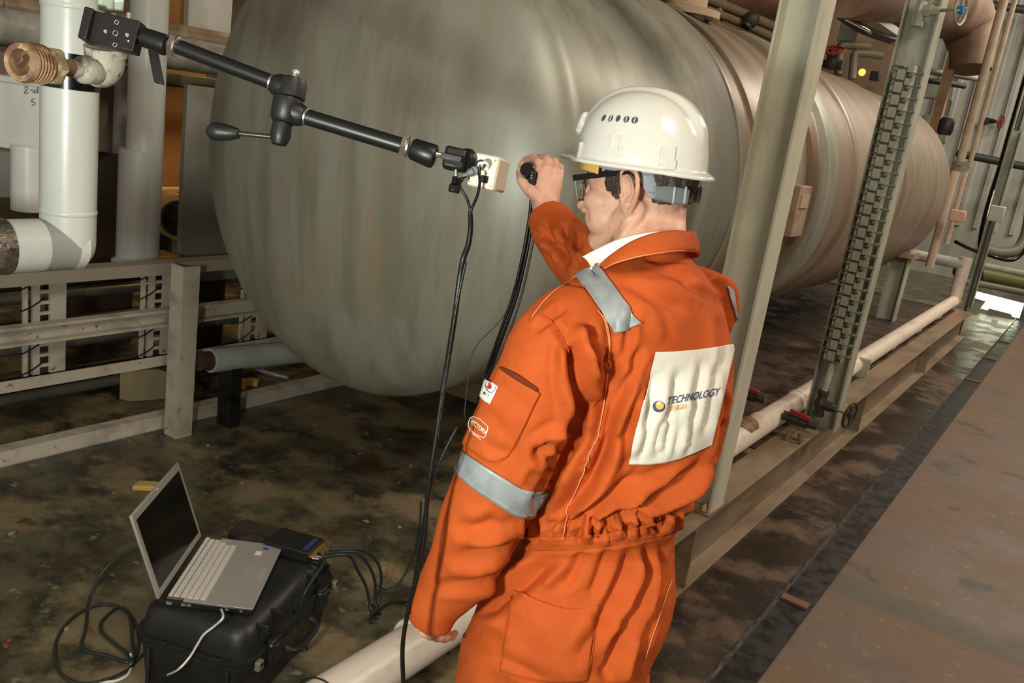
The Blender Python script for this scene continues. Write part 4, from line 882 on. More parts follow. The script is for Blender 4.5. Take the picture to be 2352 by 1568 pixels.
MB().ball(A(990, 352, -.012), 8*px).cyl(A(990, 352, -.010), A(1038, 361, -.002), 6.5*px, 14).build('ball_stud', chrome, arm)
# clamp on the pipe fitting
cp = thing('clamp', 'black metal clamp block with drilled holes gripping the pipe fitting', 'clamp', A(262, 75))
ex = A(320, 95)-A(202, 68); ex /= np.linalg.norm(ex); ey = A(262, 40)-A(256, 108); ey -= ex*(ex@ey); ey /= np.linalg.norm(ey); ez = np.cross(ex, ey)
blkp = mat('anodised_black', '#1d1b19', .45, .2)
c0 = A(263, 76)
MB().obox(c0+ex*8*px, ex*52*px, ey*36*px, ez*.012).build('front_plate', blkp, cp, bev=.0015)
MB().obox(c0-ex*52*px+ez*.006, ex*10*px, ey*36*px, ez*.016).build('jaw', blkp, cp, bev=.0015)
MB().obox(c0-ex*10*px-(A(0, 0, .02)-A(0, 0))*0+(c0-CAM)/np.linalg.norm(c0-CAM)*.03, ex*40*px, ey*20*px, ez*.018).build('rear_jaw', blkp, cp, bev=.002)
nz_ = (CAM-c0)/np.linalg.norm(CAM-c0); sg = 1 if ez@nz_ > 0 else -1
for (u, v, r, dk) in ((268, 51, 4.5, 1), (265, 76, 5.5, 1), (264, 103, 4.5, 1), (242, 72, 3.2, 0), (292, 80, 3.2, 0), (295, 94, 1.6, 0)):
    rr = ray(u, v); t = ((c0+ez*sg*.0122-CAM)@ez)/(rr@ez); q = CAM+rr*t
    MB().tube([q+r*px*(math.cos(a)*ex+math.sin(a)*ey) for a in np.linspace(0, 2*math.pi, 12, endpoint=False)], .0007 if dk else .0010, 6, 2, True).build('screw_hole', chrome, cp, True)
    MB().cyl(q-ez*sg*.002, q+ez*sg*.0004, r*px*.9, 14).build('screw', mat('hole_black', '#050505', .5) if dk else chrome, cp)
MB().cyl(A(294, 50, .02), A(296, 30, .02), 5*px, 12).build('spindle', chrome, cp)
MB().rev(A(318, 84), A(330, 88), [(0, 8*px), (10*px, 11*px), (12*px, 9*px)], 14).build('ball_neck', chrome, cp)
q0 = A(352, 118, .03); q1 = A(366, 192, .03)
MB().prism([(-11*px, -.004), (11*px, -.004), (11*px, .004), (-11*px, .004)], q0, q1, (q1-q0)@np.eye(3)*0+ex, ez).build('clamp_lever', blkp, cp, bev=.001)
# inspection camera
vc = thing('inspection_camera', 'small cream box camera with cables held at the end of the arm', 'camera', A(1120, 385, .02))
# rear face quad (1083..1145, 348..425), body runs away to the right
fx = A(1141, 356)-A(1090, 343); wx = np.linalg.norm(fx); fx /= wx; fy = A(1125, 424)-A(1141, 356); fy -= fx*(fx@fy); hy = np.linalg.norm(fy); fy /= hy; fz = np.cross(fx, fy)
if fz @ M[:, 2] < 0: fz = -fz
dirn = fz*.90+fx*.52; dirn /= np.linalg.norm(dirn); dirn = fz
Rz = Matrix.Rotation(0, 3, 'X')
# rotate the box about its vertical axis so the right side shows
def rotv(v, ax, a): return np.array(Matrix.Rotation(a, 3, Vector(ax)) @ Vector(v))
ax_ = fy; g1 = rotv(fx, ax_, math.radians(15)); 
if g1 @ M[:, 2] > fx @ M[:, 2]: g1 = rotv(fx, ax_, math.radians(-15))
g3 = np.cross(g1, fy); g3 = g3 if g3 @ M[:, 2] > 0 else -g3
ax2 = g1; g3b = rotv(g3, ax2, math.radians(9)); fyb = np.cross(g3b, g1); fyb = fyb if fyb@fy > 0 else -fyb
hw, hhh, hd = .0215, .0245, .028
cc = A(1112, 387)+g3*hd*.9
MB().obox(cc, g1*hw, fyb*hhh, g3b*hd).build('housing', whitepl, vc, bev=.004)
fc = cc-g3b*hd
MB().obox(fc, g1*hw*.93, fyb*hhh*.93, g3b*.0015).build('rear_plate', mat('ivory_plate', '#d6cfb6', .35), vc, bev=.0015)
for a, b in ((-.72, -.75), (.75, -.72), (-.78, .75), (.75, .78)): MB().cyl(fc+g1*hw*a+fyb*hhh*b, fc+g1*hw*a+fyb*hhh*b-g3b*.0028, .0016, 10).build('screw', steel, vc)
bn = fc+g1*hw*.2-fyb*hhh*.3
MB().rev(bn, bn-g3b*.03, [(0, .0085), (.004, .0085), (.004, .006), (.012, .006), (.012, .0075), (.026, .0075), (.029, .004)], 20).build('video_connector', chrome, vc)
MB().obox(fc+g1*hw*.25+fyb*hhh*.45-g3b*.002, g1*.0058, fyb*.0052, g3b*.001).build('switch', blackg, vc, bev=.002)
pj = fc-g1*hw*.45+fyb*hhh*.1
MB().cyl(pj, pj-g3b*.012, .006, 16).rev(pj-g3b*.010, pj-g3b*.010-g1*.03+fyb*.022, [(0, .006), (.008, .006), (.010, .004), (.03, .003)], 12).build('power_plug', mat('plug_grey', '#5d6360', .45), vc)
MB().cyl(cc+g3b*hd, cc+g3b*(hd+.012), .014, 24).build('lens_barrel', black, vc)
# camera mount
mt = thing('camera_mount', 'black swivel mount with thumbscrew between the arm and the camera', 'mount', A(1045, 370))
MB().obox(A(1046, 366, .004), ex*26*px, ey*25*px, ez*.013).build('block', black, mt, bev=.004)
MB().rev(A(1066, 368), A(1088, 372, .01), [(0, 27*px), (5*px, 28*px), (14*px, 28*px), (20*px, 24*px)], 24).build('platform', black, mt)
MB().obox(A(1036, 362, -.018), ex*24*px, ey*7*px, ez*.003).build('wing_lever', mat('lever_grey', '#3c3f3f', .4), mt, bev=.002)
MB().cyl(A(1048, 388), A(1047, 408), 5*px, 12).build('screw', chrome, mt)
MB().rev(A(1047, 405), A(1045, 426), [(0, 8*px), (19*px, 9*px)], 14).obox(A(1044, 433), ex*13*px, ey*9*px, ez*.006).build('thumb_knob', blackg, mt, bev=.002)
def cable(name, label, pts, r, m=rubber, cat='cable', group=None, sub=8, n=8):
    return tag(MB().tube(pts, r, n, sub).build(name, m, None, True), label, cat, group)
bnE = bn-g3b*.028
cable('video_cable', 'thin black cable hanging from the chrome camera connector', [bnE, bnE+[0, 0, -.012], A(1102, 420, -.02), A(1096, 450, -.01), A(1084, 478), A(1080, 492)], .0022)
pe = pj-g3b*.010-g1*.028+fyb*.02
cable('power_cable', 'thin black cable curving from the camera power plug', [pe, A(1062, 410, -.02), A(1056, 425, -.01), A(1072, 455, -.005), A(1079, 478), A(1080, 492)], .0022)
cable('main_cable', 'thick black braided cable hanging from the camera in front of the sleeve', [A(1080, 486), A(1081, 520, .01), A(1076, 560, .02), A(1064, 595, .03), A(1056, 640, .03), A(1044, 730, .04), A(1028, 830, .06), A(1017, 900, .07), A(1004, 990, .08), A(990, 1080, .09), A(980, 1160, .105), A(974, 1240, .12), A(956, 1330, .14), A(938, 1400, .155), A(925, 1480, .17), A(926, 1560, .19), A(930, 1640, .2)],
      [.0036, .0046, .0046, .0046, .0040, .0040, .0040, .0040], rubber)
for k, (o1, o2) in enumerate(((0, 0), (10, 6))):
    cable('twin_cable', 'thin black flex wound along the hanging braided cable'+(', upper length' if k == 0 else ', lower length'), [A(1070-o1*2, 600+k*380, .02+k*.06), A(1046-k*40, 720+k*350, .034+k*.05), A(1022-k*46, 880+k*300, .055+k*.06), A(1006-k*66, 1010+k*400, .075+k*.085)], .0022)
# sensor in the right hand, with a bundle of leads dropping behind
sn = thing('hand_sensor', 'small black sensor gripped in the raised right hand', 'sensor', K(1215, 400, 2.03))
MB().rev(K(1210, 388, 1.985), K(1224, 408, 2.07), [(0, .014), (.004, .0165), (.03, .017), (.034, .014), (.07, .013)], 20).build('sensor_body', blackg, sn, 40)
MB().obox(K(1224, 408, 2.0), RH*.009, np.array([0, 0, .016]), GH*.012).build('sensor_grip', blackg, sn, bev=.003)
for z_ in (-.006, 0, .006): MB().ball(K(1221, 402, 1.984)+[0, 0, z_], .0016, 8, 6).build('pin', chrome, sn)
hd_ = [(1228, 425, 2.05)]
for k, (du, c_, nm) in enumerate(((0, rubber, 'first'), (7, rubber, 'middle'), (16, mat('cable_brown', '#4b3d31', .5), 'brown'))):
    pts = [K(1222+du*.4, 430, 2.07), K(1216+du, 500, 2.08), K(1200+du*1.1, 590, 2.10), K(1178+du*1.2, 680, 2.13), K(1150+du*1.3, 760, 2.16), K(1122+du, 840, 2.2), K(1104+du*.6, 900, 2.22), K(1090+du*.2, 980, 2.26), K(1075, 1060, 2.3), K(1062, 1150, 2.34), K(1050, 1250, 2.38)]
    cable('sensor_lead', 'dark lead dropping behind the man from his raised hand, '+('leftmost of three', 'middle of three', 'rightmost and brownish')[k], pts, .0042 if k < 2 else .0032, c_)
cable('sensor_lead', 'thin grey wire looping below the sensor leads by the sleeve label', [K(1218, 500, 2.1), K(1205, 600, 2.12), K(1160, 720, 2.16), K(1090, 800, 2.2), K(1074, 880, 2.22), K(1066, 960, 2.25)], .0016, mat('cable_grey', '#4a4a45', .4))
# ================================================================== PIPE FITTING AT THE LEFT
ft = thing('pipe_fitting', 'rusty union and painted iron elbow fitting in front of white pipe', 'fitting', P(150, 155, 1.27))
f0 = P(50, 143, 1.19); f1 = P(232, 165, 1.34); fa = (f1-f0)/np.linalg.norm(f1-f0); FL = float(np.linalg.norm(f1-f0)); kx = 1.2/FPX
prof = [(-.004, 30*kx), (-.004, 42*kx)]
for i in range(6): prof += [(.002+i*.0058, 46*kx), (.0040+i*.0058, 46*kx), (.0056+i*.0058, 40*kx)]
mb = MB().rev(f0, f1, prof, 36, False); mb.rev(f0, f1, [(-.004, 30*kx), (.03, 27*kx), (.03, .0001)], 36, False); mb.build('threaded_bush', rust, ft, 40)
MB().rev(f0+fa*.036, f1, [(0, 38*kx), (.002, 47*kx), (.024, 47*kx), (.028, 38*kx)], 6).build('union_nut', rustnut, ft, 20, bev=.003)
MB().rev(f0+fa*.064, f1, [(0, 26*kx), (.012, 22*kx), (.03, 18*kx), (.05, 19*kx), (.055, 24*kx)], 24).build('nipple', rust, ft, 40)
MB().rev(f0+fa*.092, f1, [(0, 21*kx), (.002, 22*kx), (.016, 21*kx), (.02, 27*kx), (.026, 34*kx), (.055, 34*kx), (.06, 29*kx)], 28).build('tee_body', castpaint, ft, 40)
e0 = P(214, 160, 1.33); 
MB().tube([e0, P(232, 160, 1.34), P(242, 148, 1.34), P(243, 128, 1.335), P(242, 112, 1.33)], [.024, .027, .027, .027, .0265], 24, 5).rev(P(243, 128, 1.335), P(242, 112, 1.33), [(0, .030), (.014, .0305)], 24).build('elbow', castpaint, ft, 50)
cst = mat('cast_letters', '#8c8474', .6)
MB().rev(P(244, 60, 1.34), P(250, -20, 1.34), [(0, .013), (.055, .013)], 16).build('riser', steel, ft)
tn = thing('hex_union', 'pale hexagonal brass union above the black clamp', 'fitting', P(247, 5, 1.30))
MB().rev(P(222, -4, 1.30), P(256, 0, 1.31), [(0, .017), (.004, .020), (.018, .020), (.022, .017)], 6).rev(P(250, 0, 1.31), P(282, 6, 1.32), [(0, .013), (.008, .016), (.018, .016), (.02, .013)], 6).cyl(P(244, 14, 1.33), P(245, 24, 1.33), .016, 20).build('nut', mat('pale_brass', '#b9c2ae', .35, .3), tn, 20, bev=.002)
# ================================================================== WHITE PIPES, LEFT
def vpipe(name, label, u, v, d, r, v0, v1, m, parts=(), cat='pipe', n=36):
    c = P(u, v, d); z0, z1 = zrow(c[0], c[1], v1), zrow(c[0], c[1], v0)
    t = thing(name, label, cat, (c[0], c[1], z0)); MB().cyl((c[0], c[1], z0), (c[0], c[1], z1), r, n).build('lagging', m, t, 40); return t, c, z0, z1
t, c, z0, z1 = vpipe('white_pipe', 'thick white lagged vertical pipe with black tape band behind the rusty union', 160, 250, 1.72, .0525, -120, 560, lag)
for v in (22, 490):
    z = zrow(c[0], c[1], v); MB().rev((c[0], c[1], z), (c[0], c[1], z+.01), [(0, .0525), (.002, .0540), (.008, .0540), (.01, .0525)], 36).build('joint_ring', lag, t, 40)
za, zb_ = zrow(c[0], c[1], 203), zrow(c[0], c[1], 122)
MB().cyl((c[0], c[1], za), (c[0], c[1], zb_), .0536, 36).build('black_band', blackg, t, 40, label='glossy black tape band')
zc = z0
MB().prism([(.0525*math.cos(a), .0525*math.sin(a)) for a in np.linspace(0, 2*math.pi, 32, endpoint=False)], (c[0], c[1]+.02, zc), (c[0], c[1]-.06, zc), X_, Z_).build('mitre_bend', lag, t, 40)
MB().ball((c[0], c[1]+.0, zc), .0525, 28, 14).cyl((c[0], c[1], zc), (c[0], c[1]-.13, zc), .0525, 32).build('elbow_lagging', lag, t, 40)
MB().cyl((c[0], c[1]-.125, zc), (c[0], c[1]-.9, zc), .0545, 32).build('foil_jacket', mat('foil', '#9b948a', .32, .85, '#6d665c', 20, bump=1., bscale=60, bdist=.006), t, 40, label='crumpled silver foil jacket')
c4 = onx(330, 400, -4.05); d4 = float((c4-CAM)@M[:, 2])
t, c, z0, z1 = vpipe('white_pipe', 'second white vertical pipe with flared foot, left of the orange panel', 330, 400, d4, 40/FPX*d4, -150, 597, lag)
zj = zrow(c[0], c[1], 345); MB().cyl((c[0]-.012, c[1]-.02, z0), (c[0]-.012, c[1]-.02, zj), 44/FPX*d4, 36).build('lower_lagging', lag, t, 40)
MB().rev((c[0], c[1]-.01, z0-.01), (c[0], c[1]-.01, z0+.06), [(0, 60/FPX*d4), (.008, 60/FPX*d4), (.03, 46/FPX*d4)], 30).build('foot_skirt', lag, t, 40)
def hpipe(name, label, u, v, x, r, y0, y1, m, rings=()):
    c = onx(u, v, x); t = thing(name, label, 'pipe', (x, (y0+y1)/2, c[2]-r)); MB().cyl((x, y0, c[2]), (x, y1, c[2]), r, 28).build('lagging', m, t, 40)
    for yy in rings: MB().rev((x, yy, c[2]), (x, yy+.03, c[2]), [(0, r), (.005, r+.006), (.025, r+.006), (.03, r)], 28).build('joint_ring', m, t, 40)
    return t
hpipe('grey_pipe', 'grey lagged horizontal pipe crossing behind the white pipes at the top left', 440, 128, -4.25, .085, .6, 6.5, laggrey, (1.98, 2.6, 3.3))
hpipe('grey_pipe', 'upper brownish horizontal pipe at the top left corner', 40, 22, -4.55, .07, .6, 6.5, mat('brown_lagging', '#8a7a62', .5, 0, '#6b5b45', 6), (2.2,))
# equipment box with handwriting
bc = P(66, 262, 2.35); bxl = thing('white_box', 'white box with handwritten 2nd note behind the white pipe', 'box', bc-[0, 0, .09])
eb_x, eb_y = RH*.085, GH*.05
MB().obox(bc, RH*.085, GH*.05, Z_*.085).build('body', lag, bxl, bev=.004)
MB().obox(bc-[0, 0, .085], RH*.092, GH*.055, Z_*.008).build('lower_rim', lag, bxl, bev=.003)
MB().obox(bc+[0, 0, .085], RH*.092, GH*.055, Z_*.008).build('lid', lag, bxl, bev=.003)
BXB = BVHTree.FromPolygons([tuple(v.co+Vector(worg(bxl))) for v in bxl.children[0].data.vertices], [tuple(p.vertices) for p in bxl.children[0].data.polygons])
pen = mat('pen_ink', '#3a3c40', .6)
def scrawl(lines):
    mb = MB()
    for pts in lines:
        L = []
        for (x, y, _) in spline([(x, y, 0) for x, y in pts], 5):
            h = hit(x, y, BXB)
            if h[0] is not None: L.append(np.array(h[0])+np.array(h[1])*.0006*(1 if np.dot(np.array(h[1]), CAM-np.array(h[0])) > 0 else -1))
        if len(L) > 2: mb.tube(L, .0011, 5, 1)
    return mb
scrawl([[(56, 203), (61, 199), (64, 203), (56, 213), (66, 213)], [(70, 206), (70, 213)], [(70, 208), (74, 205), (76, 208), (76, 213)], [(85, 206), (80, 208), (80, 213), (86, 211), (87, 199), (87, 213)], [(80, 227), (74, 228), (73, 233), (79, 235), (80, 240), (73, 241)], [(93, 226), (88, 243)]]).build('handwriting', pen, bxl)
t, c, z0, z1 = vpipe('grey_drum', 'short pale vertical cylinder below the white box at far left', 66, 420, 2.36, .044, 335, 482, lag, cat='cylinder')
wallblk = mat('rack_wall', '#6a5b4a', .7, 0, '#54483a', 4)
def slab(name, label, cat, quad, x, th, m, parent=None):   # upright rectangle in the plane X = x given by its pixel corners (left-top, right-bottom)
    a, b = onx(quad[0], quad[1], x), onx(quad[2], quad[3], x); y0, y1 = sorted((a[1], b[1])); z0, z1 = sorted((a[2], b[2]))
    o = MB().box((x-th, y0, max(z0, 0)), (x, y1, z1)).build(name, m, None, bev=.006); return tag(o, label, cat)
slab('orange_lit_panel', 'orange lit flat panel between the second white pipe and the tank', 'panel', (352, 150, 460, 440), -5.1, .05, mat('orange_lit_panel', '#b9803f', .6))  # warm orange light painted into the panel colour
slab('grey_plate', 'dark grey green upright plate at the left edge of the tank', 'plate', (432, 195, 545, 640), -4.2, .04, mat('plate_greygreen', '#7e8074', .5, 0, '#6b6c60', 3))
slab('brown_cabinet', 'brown electrical cabinet side between the two white pipes', 'cabinet', (205, 130, 296, 352), -4.7, .3, mat('cabinet_brown', '#6e5f52', .6))
slab('dark_cabinet', 'very dark rusty cabinet below the brown cabinet, between white pipes', 'cabinet', (170, 352, 300, 830), -4.8, .3, mat('cabinet_dark', '#3b3327', .7, 0, '#4a2f1c', 4))
slab('cladding_sheet', 'pale wall panel above the pipes at the top of the tank edge', 'panel', (436, -40, 530, 82), -5.0, .05, lag)
slab('tan_panel', 'tan orange panel at the top beside the second white pipe', 'panel', (372, -60, 436, 82), -5.15, .05, mat('tan_panel', '#a97f50', .6))
slab('cable_duct', 'long yellowish grey duct above the orange panel', 'duct', (378, 165, 500, 208), -4.6, .52, mat('duct_olive', '#8f8460', .6))
slab('duct_flange', 'dark strip under the yellowish duct', 'duct', (372, 190, 490, 210), -4.55, .05, mat('strip_dark', '#4b4030', .6))
slab('yellow_block', 'yellow timber block standing on the frame left of the tank', 'block', (352, 590, 412, 608), -4.0, .15, yellowpt)
slab('dark_upright', 'dark brown box at the far left edge behind the white box', 'cabinet', (-60, 110, 22, 340), -3.6, .2, mat('cabinet_brown', '#6e5f52'))
slab('left_back_panel', 'grey panel at the far left edge below the white box', 'panel', (-60, 345, 40, 455), -3.9, .1, mat('panel_grey', '#8b8c86', .5))
t, c, z0, z1 = vpipe('sample_cylinder', 'slim grey vertical cylinder fixed to the brown cabinet', 280, 260, 4.9, .045, 160, 352, laggrey, cat='cylinder')
t, c, z0, z1 = vpipe('rusty_valve_stack', 'dark rusty valve stack left of the second white pipe', 303, 240, float((onx(303, 240, -4.66)-CAM)@M[:, 2]), .025, 150, 345, rust, cat='valve')
MB().ball((c[0], c[1], (z0+z1)/2-.02), (.05, .05, .09), 10, 8).build('valve_body', mat('dark_rust', '#3d2a1c', .8, bump=.6, bscale=60), t)
yg = tag(MB().cyl(onx(352, 436, -4.9), onx(440, 436, -4.9), .02, 12).build('yellow_rail', mat('yellow_gloss', '#e0b85a', .35)), 'glossy yellow horizontal rail below the orange panel', 'rail')
yp = thing('yellow_pipe', 'fat cream yellow pipe end glimpsed below the orange panel', 'pipe', onx(400, 480, -5.0))
MB().cyl(onx(340, 470, -5.3), onx(412, 500, -4.7), .14, 24).build('lagging', mat('yellow_lagging', '#c9a766', .5), yp, 40); MB().cyl(onx(405, 500, -4.72), onx(414, 502, -4.66), .11, 24).build('end_cap', darksteel, yp)
# ================================================================== PALE STEEL FRAME WITH RAILS ALONG THE LEFT
RX = -3.55
fr = thing('railing', 'pale grey steel rail frame with post on the floor left of the tank', 'frame', (RX, 2.6, 0))
def zat(u, v, x=RX): return onx(u, v, x)[2]
for nm, z0, z1, x0 in (('bottom_rail', 0.0, .075, RX), ('rail', zat(0, 905)-.0, zat(0, 905)+.012, RX), ('middle_rail', zat(0, 802), zat(0, 757), RX), ('top_rail', zat(0, 662), zat(0, 631), RX)):
    if nm == 'middle_rail': MB().prism([(-.05, z0), (0, z0), (0, z0+.012), (-.04, z0+.012), (-.04, z1-.012), (0, z1-.012), (0, z1), (-.05, z1)], (x0, .4, 0), (x0, 6.2, 0), X_, Z_).build(nm, railgrey, fr, 20)
    elif nm == 'bottom_rail': MB().prism([(-.07, 0), (.02, 0), (.02, .008), (.0, .06), (-.07, .06)], (x0+.02, .4, 0), (x0+.02, 4.4, 0), X_, Z_).build(nm, railgrey, fr, 20)
    elif nm == 'rail': MB().prism([(-.06, z0), (0, z0), (0, z0+.05), (-.008, z0+.05), (-.008, z0+.01), (-.06, z0+.01)], (x0, .4, 0), (x0, 6.2, 0), X_, Z_).build(nm, railgrey, fr, 20)
    else: MB().prism([(-.09, z0), (0, z0), (0, z1), (-.09, z1)], (x0, .4, 0), (x0, 6.2, 0), X_, Z_).build(nm, mat('rail_top', '#9b9384', .5), fr, 20)
pb = onz(420, 1003, 0); pt = zrow(pb[0], pb[1], 612)
MB().prism([(-.045, -.045), (.045, -.045), (.045, .045), (.035, .045), (.035, -.035), (-.045, -.035)], (pb[0]-.04, pb[1], 0), (pb[0]-.04, pb[1], pt), X_, Y_).build('post', railgrey, fr, 20)
lad = None
for i, (u, v) in enumerate(((100, 700), (362, 690), (585, 690))):
    c = onx(u, v, RX-.10); zl = zat(0, 905)+.02; zh = zat(0, 662)
    t = thing('cable_ladder', 'slotted grey cable ladder upright behind the rails, '+('nearest the left edge', 'beside the frame post', 'partly behind the tank')[i], 'ladder', (c[0], c[1], zl), 'cable ladder uprights')
    for dy, w in ((-.075, .018), (-.03, .03), (.065, .07)): MB().box((c[0]-.015, c[1]+dy-w/2, zl), (c[0], c[1]+dy+w/2, zh)).build('stile', railgrey, t)
    for k in range(9):
        z = zl+.03+k*(zh-zl-.05)/8; MB().box((c[0]-.012, c[1]-.02, z), (c[0]-.002, c[1]+.035, z+.014)).build('rung', railgrey, t)
        if k % 2 == 0: MB().tube([(c[0]+.006, c[1]-.10, z-.02), (c[0]+.008, c[1]-.05, z+.0), (c[0]+.006, c[1]-.0, z+.03)], .003, 6, 3).build('tie_wire', blackg, t)
# dark services lying behind the frame
for i in range(11):
    x = -3.95-.13*(i % 6)-.05*random.random(); z = .08+.13*(i // 3)+.03*random.random(); r = .02+.018*random.random()
    tag(MB().cyl((x, .5, z), (x, 6.5, z+.02), r, 12).build('service_pipe', mat('service_dark', '#2b2a24', .3, .3) if i % 3 else mat('service_steel', '#77766c', .3, .6)), ('dark service pipe running behind the pale rail frame' if i % 3 else 'lighter steel service pipe running behind the pale rail frame'), 'pipe', 'service pipes behind the frame')
a, b = P(482, 828, 4.25), P(705, 806, 4.75)
ip = thing('short_lagged_pipe', 'white lagged pipe stub lying under the left side of the tank', 'pipe', (a+b)/2-[0, 0, .06])
MB().cyl(a, b, 28/FPX*4.3, 24).build('lagging', lag, ip, 40); MB().cyl(a-(b-a)*.11, a, 22/FPX*4.3, 20).build('pipe_end', mat('end_brown', '#4a3426', .7), ip, 40)
MB().box((a[0]-.05, a[1]+.1, 0), (a[0]+.05, a[1]+.16, a[2]-.05)).build('support', darksteel, ip)
q = onz(356, 915, 0); tag(MB().prism([(-.16, 0), (.17, 0), (.17, .10), (-.02, .17), (-.16, .17)], (q[0]-.03, q[1], 0), (q[0]+.03, q[1]+.02, 0), (RH*.8+GH*.6), Z_).build('wedge_block', mat('cream_block', '#9c8d68', .7), bev=.004), 'cream wedge block standing on the floor behind the frame post', 'block')
q = onz(548, 892, 0); tag(MB().obox(q+[0, 0, .03], RH*.05, GH*.02, Z_*.03).obox(q+RH*.08+[0, 0, .05], RH*.03, GH*.02, Z_*.02).build('timber_offcut', yellowpt, bev=.003), 'small cream timber offcut on the floor under the white pipe stub', 'block')
q = onz(340, 1122, 0); tag(MB().obox(q+[0, 0, .012], RH*.05+GH*.01, GH*.03, Z_*.012).build('yellow_pad', mat('foam_yellow', '#c2a55e', .7), bev=.006), 'small yellow pad on the floor behind the laptop screen', 'pad')
q0 = onz(588, 848, .02); q1 = onz(662, 868, .02); tag(MB().cyl(q0, q1, .012, 10).build('bright_tube', mat('reflection_tube', '#dfe2de', .15, .6)), 'bright reflection on the wet floor below the tank, made as a short shiny tube', 'tube')  # bright floor reflection modelled as a short pale tube
# small debris on the wet floor
for i in range(46):
    u, v = random.uniform(0, 1000), random.uniform(920, 1500); q = onz(u, v, 0)
    if q[0] > -1.2 or q[0] < -3.4 or (-2.3 < q[0] < -1.5 and 1.1 < q[1] < 2.1): continue
    s_ = random.uniform(.004, .012); mb = MB().ball((0, 0, 0), 1, 7, 5); A3 = np.array(mb.V)*[s_*random.uniform(1, 2), s_, s_*.5]*np.random.uniform(.75, 1.15, (len(mb.V), 1))
    th = random.uniform(0, 3.1); R_ = np.array([[math.cos(th), -math.sin(th), 0], [math.sin(th), math.cos(th), 0], [0, 0, 1]])
    o = mesh_obj('paint_chip', A3@R_.T+q+[0, 0, s_*.3], mb.F, mat('chip_pale', '#8d8a76', .7) if i % 3 else mat('chip_rust', '#7a4a2c', .7)); tag(o, 'small pale chip of debris on the dark wet floor' if i % 3 else 'small rust brown chip of debris on the dark wet floor', 'debris', 'debris chips on the wet floor')
# ================================================================== EQUIPMENT CASE, LAPTOP, RECORDER
E1 = np.array([-.19, .525, 0]); E1 /= np.linalg.norm(E1); E2 = np.array([-E1[1], E1[0], 0.])
FC = np.array([-1.597, 1.415, 0.]); CLn, CWd, CHh = .56, .37, .275
def cs(a, b, z): return FC+E1*a+E2*b+Z_*z      # a along the latch side, b back from it
casem = mat('case_plastic', '#232423', .42, bump=.25, bscale=700, bdist=.0006, col2='#1b1c1b', scale=9)
case = thing('equipment_case', 'black rugged plastic carrying case with latches under the laptop', 'case', cs(CLn/2, CWd/2, 0))
def rrect(x0, y0, x1, y1, r, n=6):
    out = []
    for cx_, cy_, a0 in ((x1-r, y1-r, 0), (x0+r, y1-r, 90), (x0+r, y0+r, 180), (x1-r, y0+r, 270)):
        for k in range(n+1):
            a = math.radians(a0+90*k/n); out.append((cx_+r*math.cos(a), cy_+r*math.sin(a)))
    return out
def stack(levels, name, m, parent, smooth=40):
    V = []; n = len(rrect(0, 0, 1, 1, .1))
    for z, ins, r in levels:
        for a, b in rrect(ins, ins, CLn-ins, CWd-ins, r): V.append(cs(a, b, z))
    k = len(levels); F = [(j*n+i, j*n+(i+1) % n, (j+1)*n+(i+1) % n, (j+1)*n+i) for j in range(k-1) for i in range(n)]+[tuple(range(n))[::-1], tuple(range((k-1)*n, k*n))]
    return mesh_obj(name, V, F, m, parent, smooth)
stack([(0, .025, .05), (.008, .018, .055), (.155, .006, .06), (.158, -.004, .066), (.170, -.004, .066)], 'case_body', casem, case)
stack([(.172, -.004, .066), (.186, -.004, .066), (.188, .006, .06), (.215, .010, .06), (.245, .018, .055), (.264, .032, .048), (.273, .05, .04), (.275, .062, .03)], 'case_lid', casem, case)
for i, a in enumerate((.13, .43)):
    c = cs(a, -.010, .165)
    MB().obox(c, E1*.026, E2*.011, Z_*.042).obox(c-E2*.012+[0, 0, .018], E1*.020, E2*.006, Z_*.012).build('latch', casem, case, bev=.004)
    MB().cyl(c-E1*.03-E2*.004+[0, 0, .03], c+E1*.03-E2*.004+[0, 0, .03], .0035, 10).build('latch_pin', steel, case)
MB().tube([cs(.20, -.006, .13), cs(.205, -.03, .12), cs(.235, -.04, .115), cs(.325, -.04, .115), cs(.355, -.03, .12), cs(.36, -.006, .13)], .010, 10, 4).build('handle', casem, case)
for a in (.045, .515):
    MB().obox(cs(a, -.012, .168), E1*.012, E2*.008, Z_*.014).build('padlock_plate', steel, case, bev=.002); MB().cyl(cs(a, -.021, .172), cs(a, -.019, .172), .006, 12).build('padlock_hole', blackg, case)
for a in (.09, .17, .39, .47):
    MB().obox(cs(a, .02, .248), E1*.0035, E2*.028, Z_*.016).build('lid_rib', casem, case, bev=.002)
for b in (.10, .27): MB().obox(cs(-.003, b, .178), E1*.004, E2*.02, Z_*.010).build('lid_rib', casem, case, bev=.002)
for b in (.06, .31): MB().obox(cs(0.005, b, .08), E1*.006, E2*.006, Z_*.07).build('body_rib', casem, case, bev=.003)
# laptop
LA = np.array([-.5881, .8088, 0.]); LN = np.array([.8088, .5881, 0.]); LCn = np.array([-1.8858, 1.5565, .278])
silver = mat('laptop_silver', '#a5a098', .38, .35); lapblk = mat('laptop_black', '#161616', .35)
lt = thing('laptop', 'open silver laptop with dark screen standing on the black case', 'laptop', LCn)
def lq(a, n_, z): return LCn+LA*a+LN*n_+Z_*z
MB().obox(lq(0, 0, .011), LA*.183, LN*.132, Z_*.009).build('base', lapblk, lt, bev=.003)
deck = MB().obox(lq(0, .035, .0215), LA*.183, LN*.097, Z_*.0015).build('palm_deck', silver, lt, bev=.001)
MB().obox(lq(0, .082, .0233), LA*.036, LN*.024, Z_*.0003).build('touchpad', mat('touchpad', '#8f8b83', .4), lt)
for k in (-1, 1): MB().obox(lq(.019*k, .112, .0233), LA*.017, LN*.006, Z_*.0005).build('pad_button', mat('pad_button', '#98938a', .3), lt)
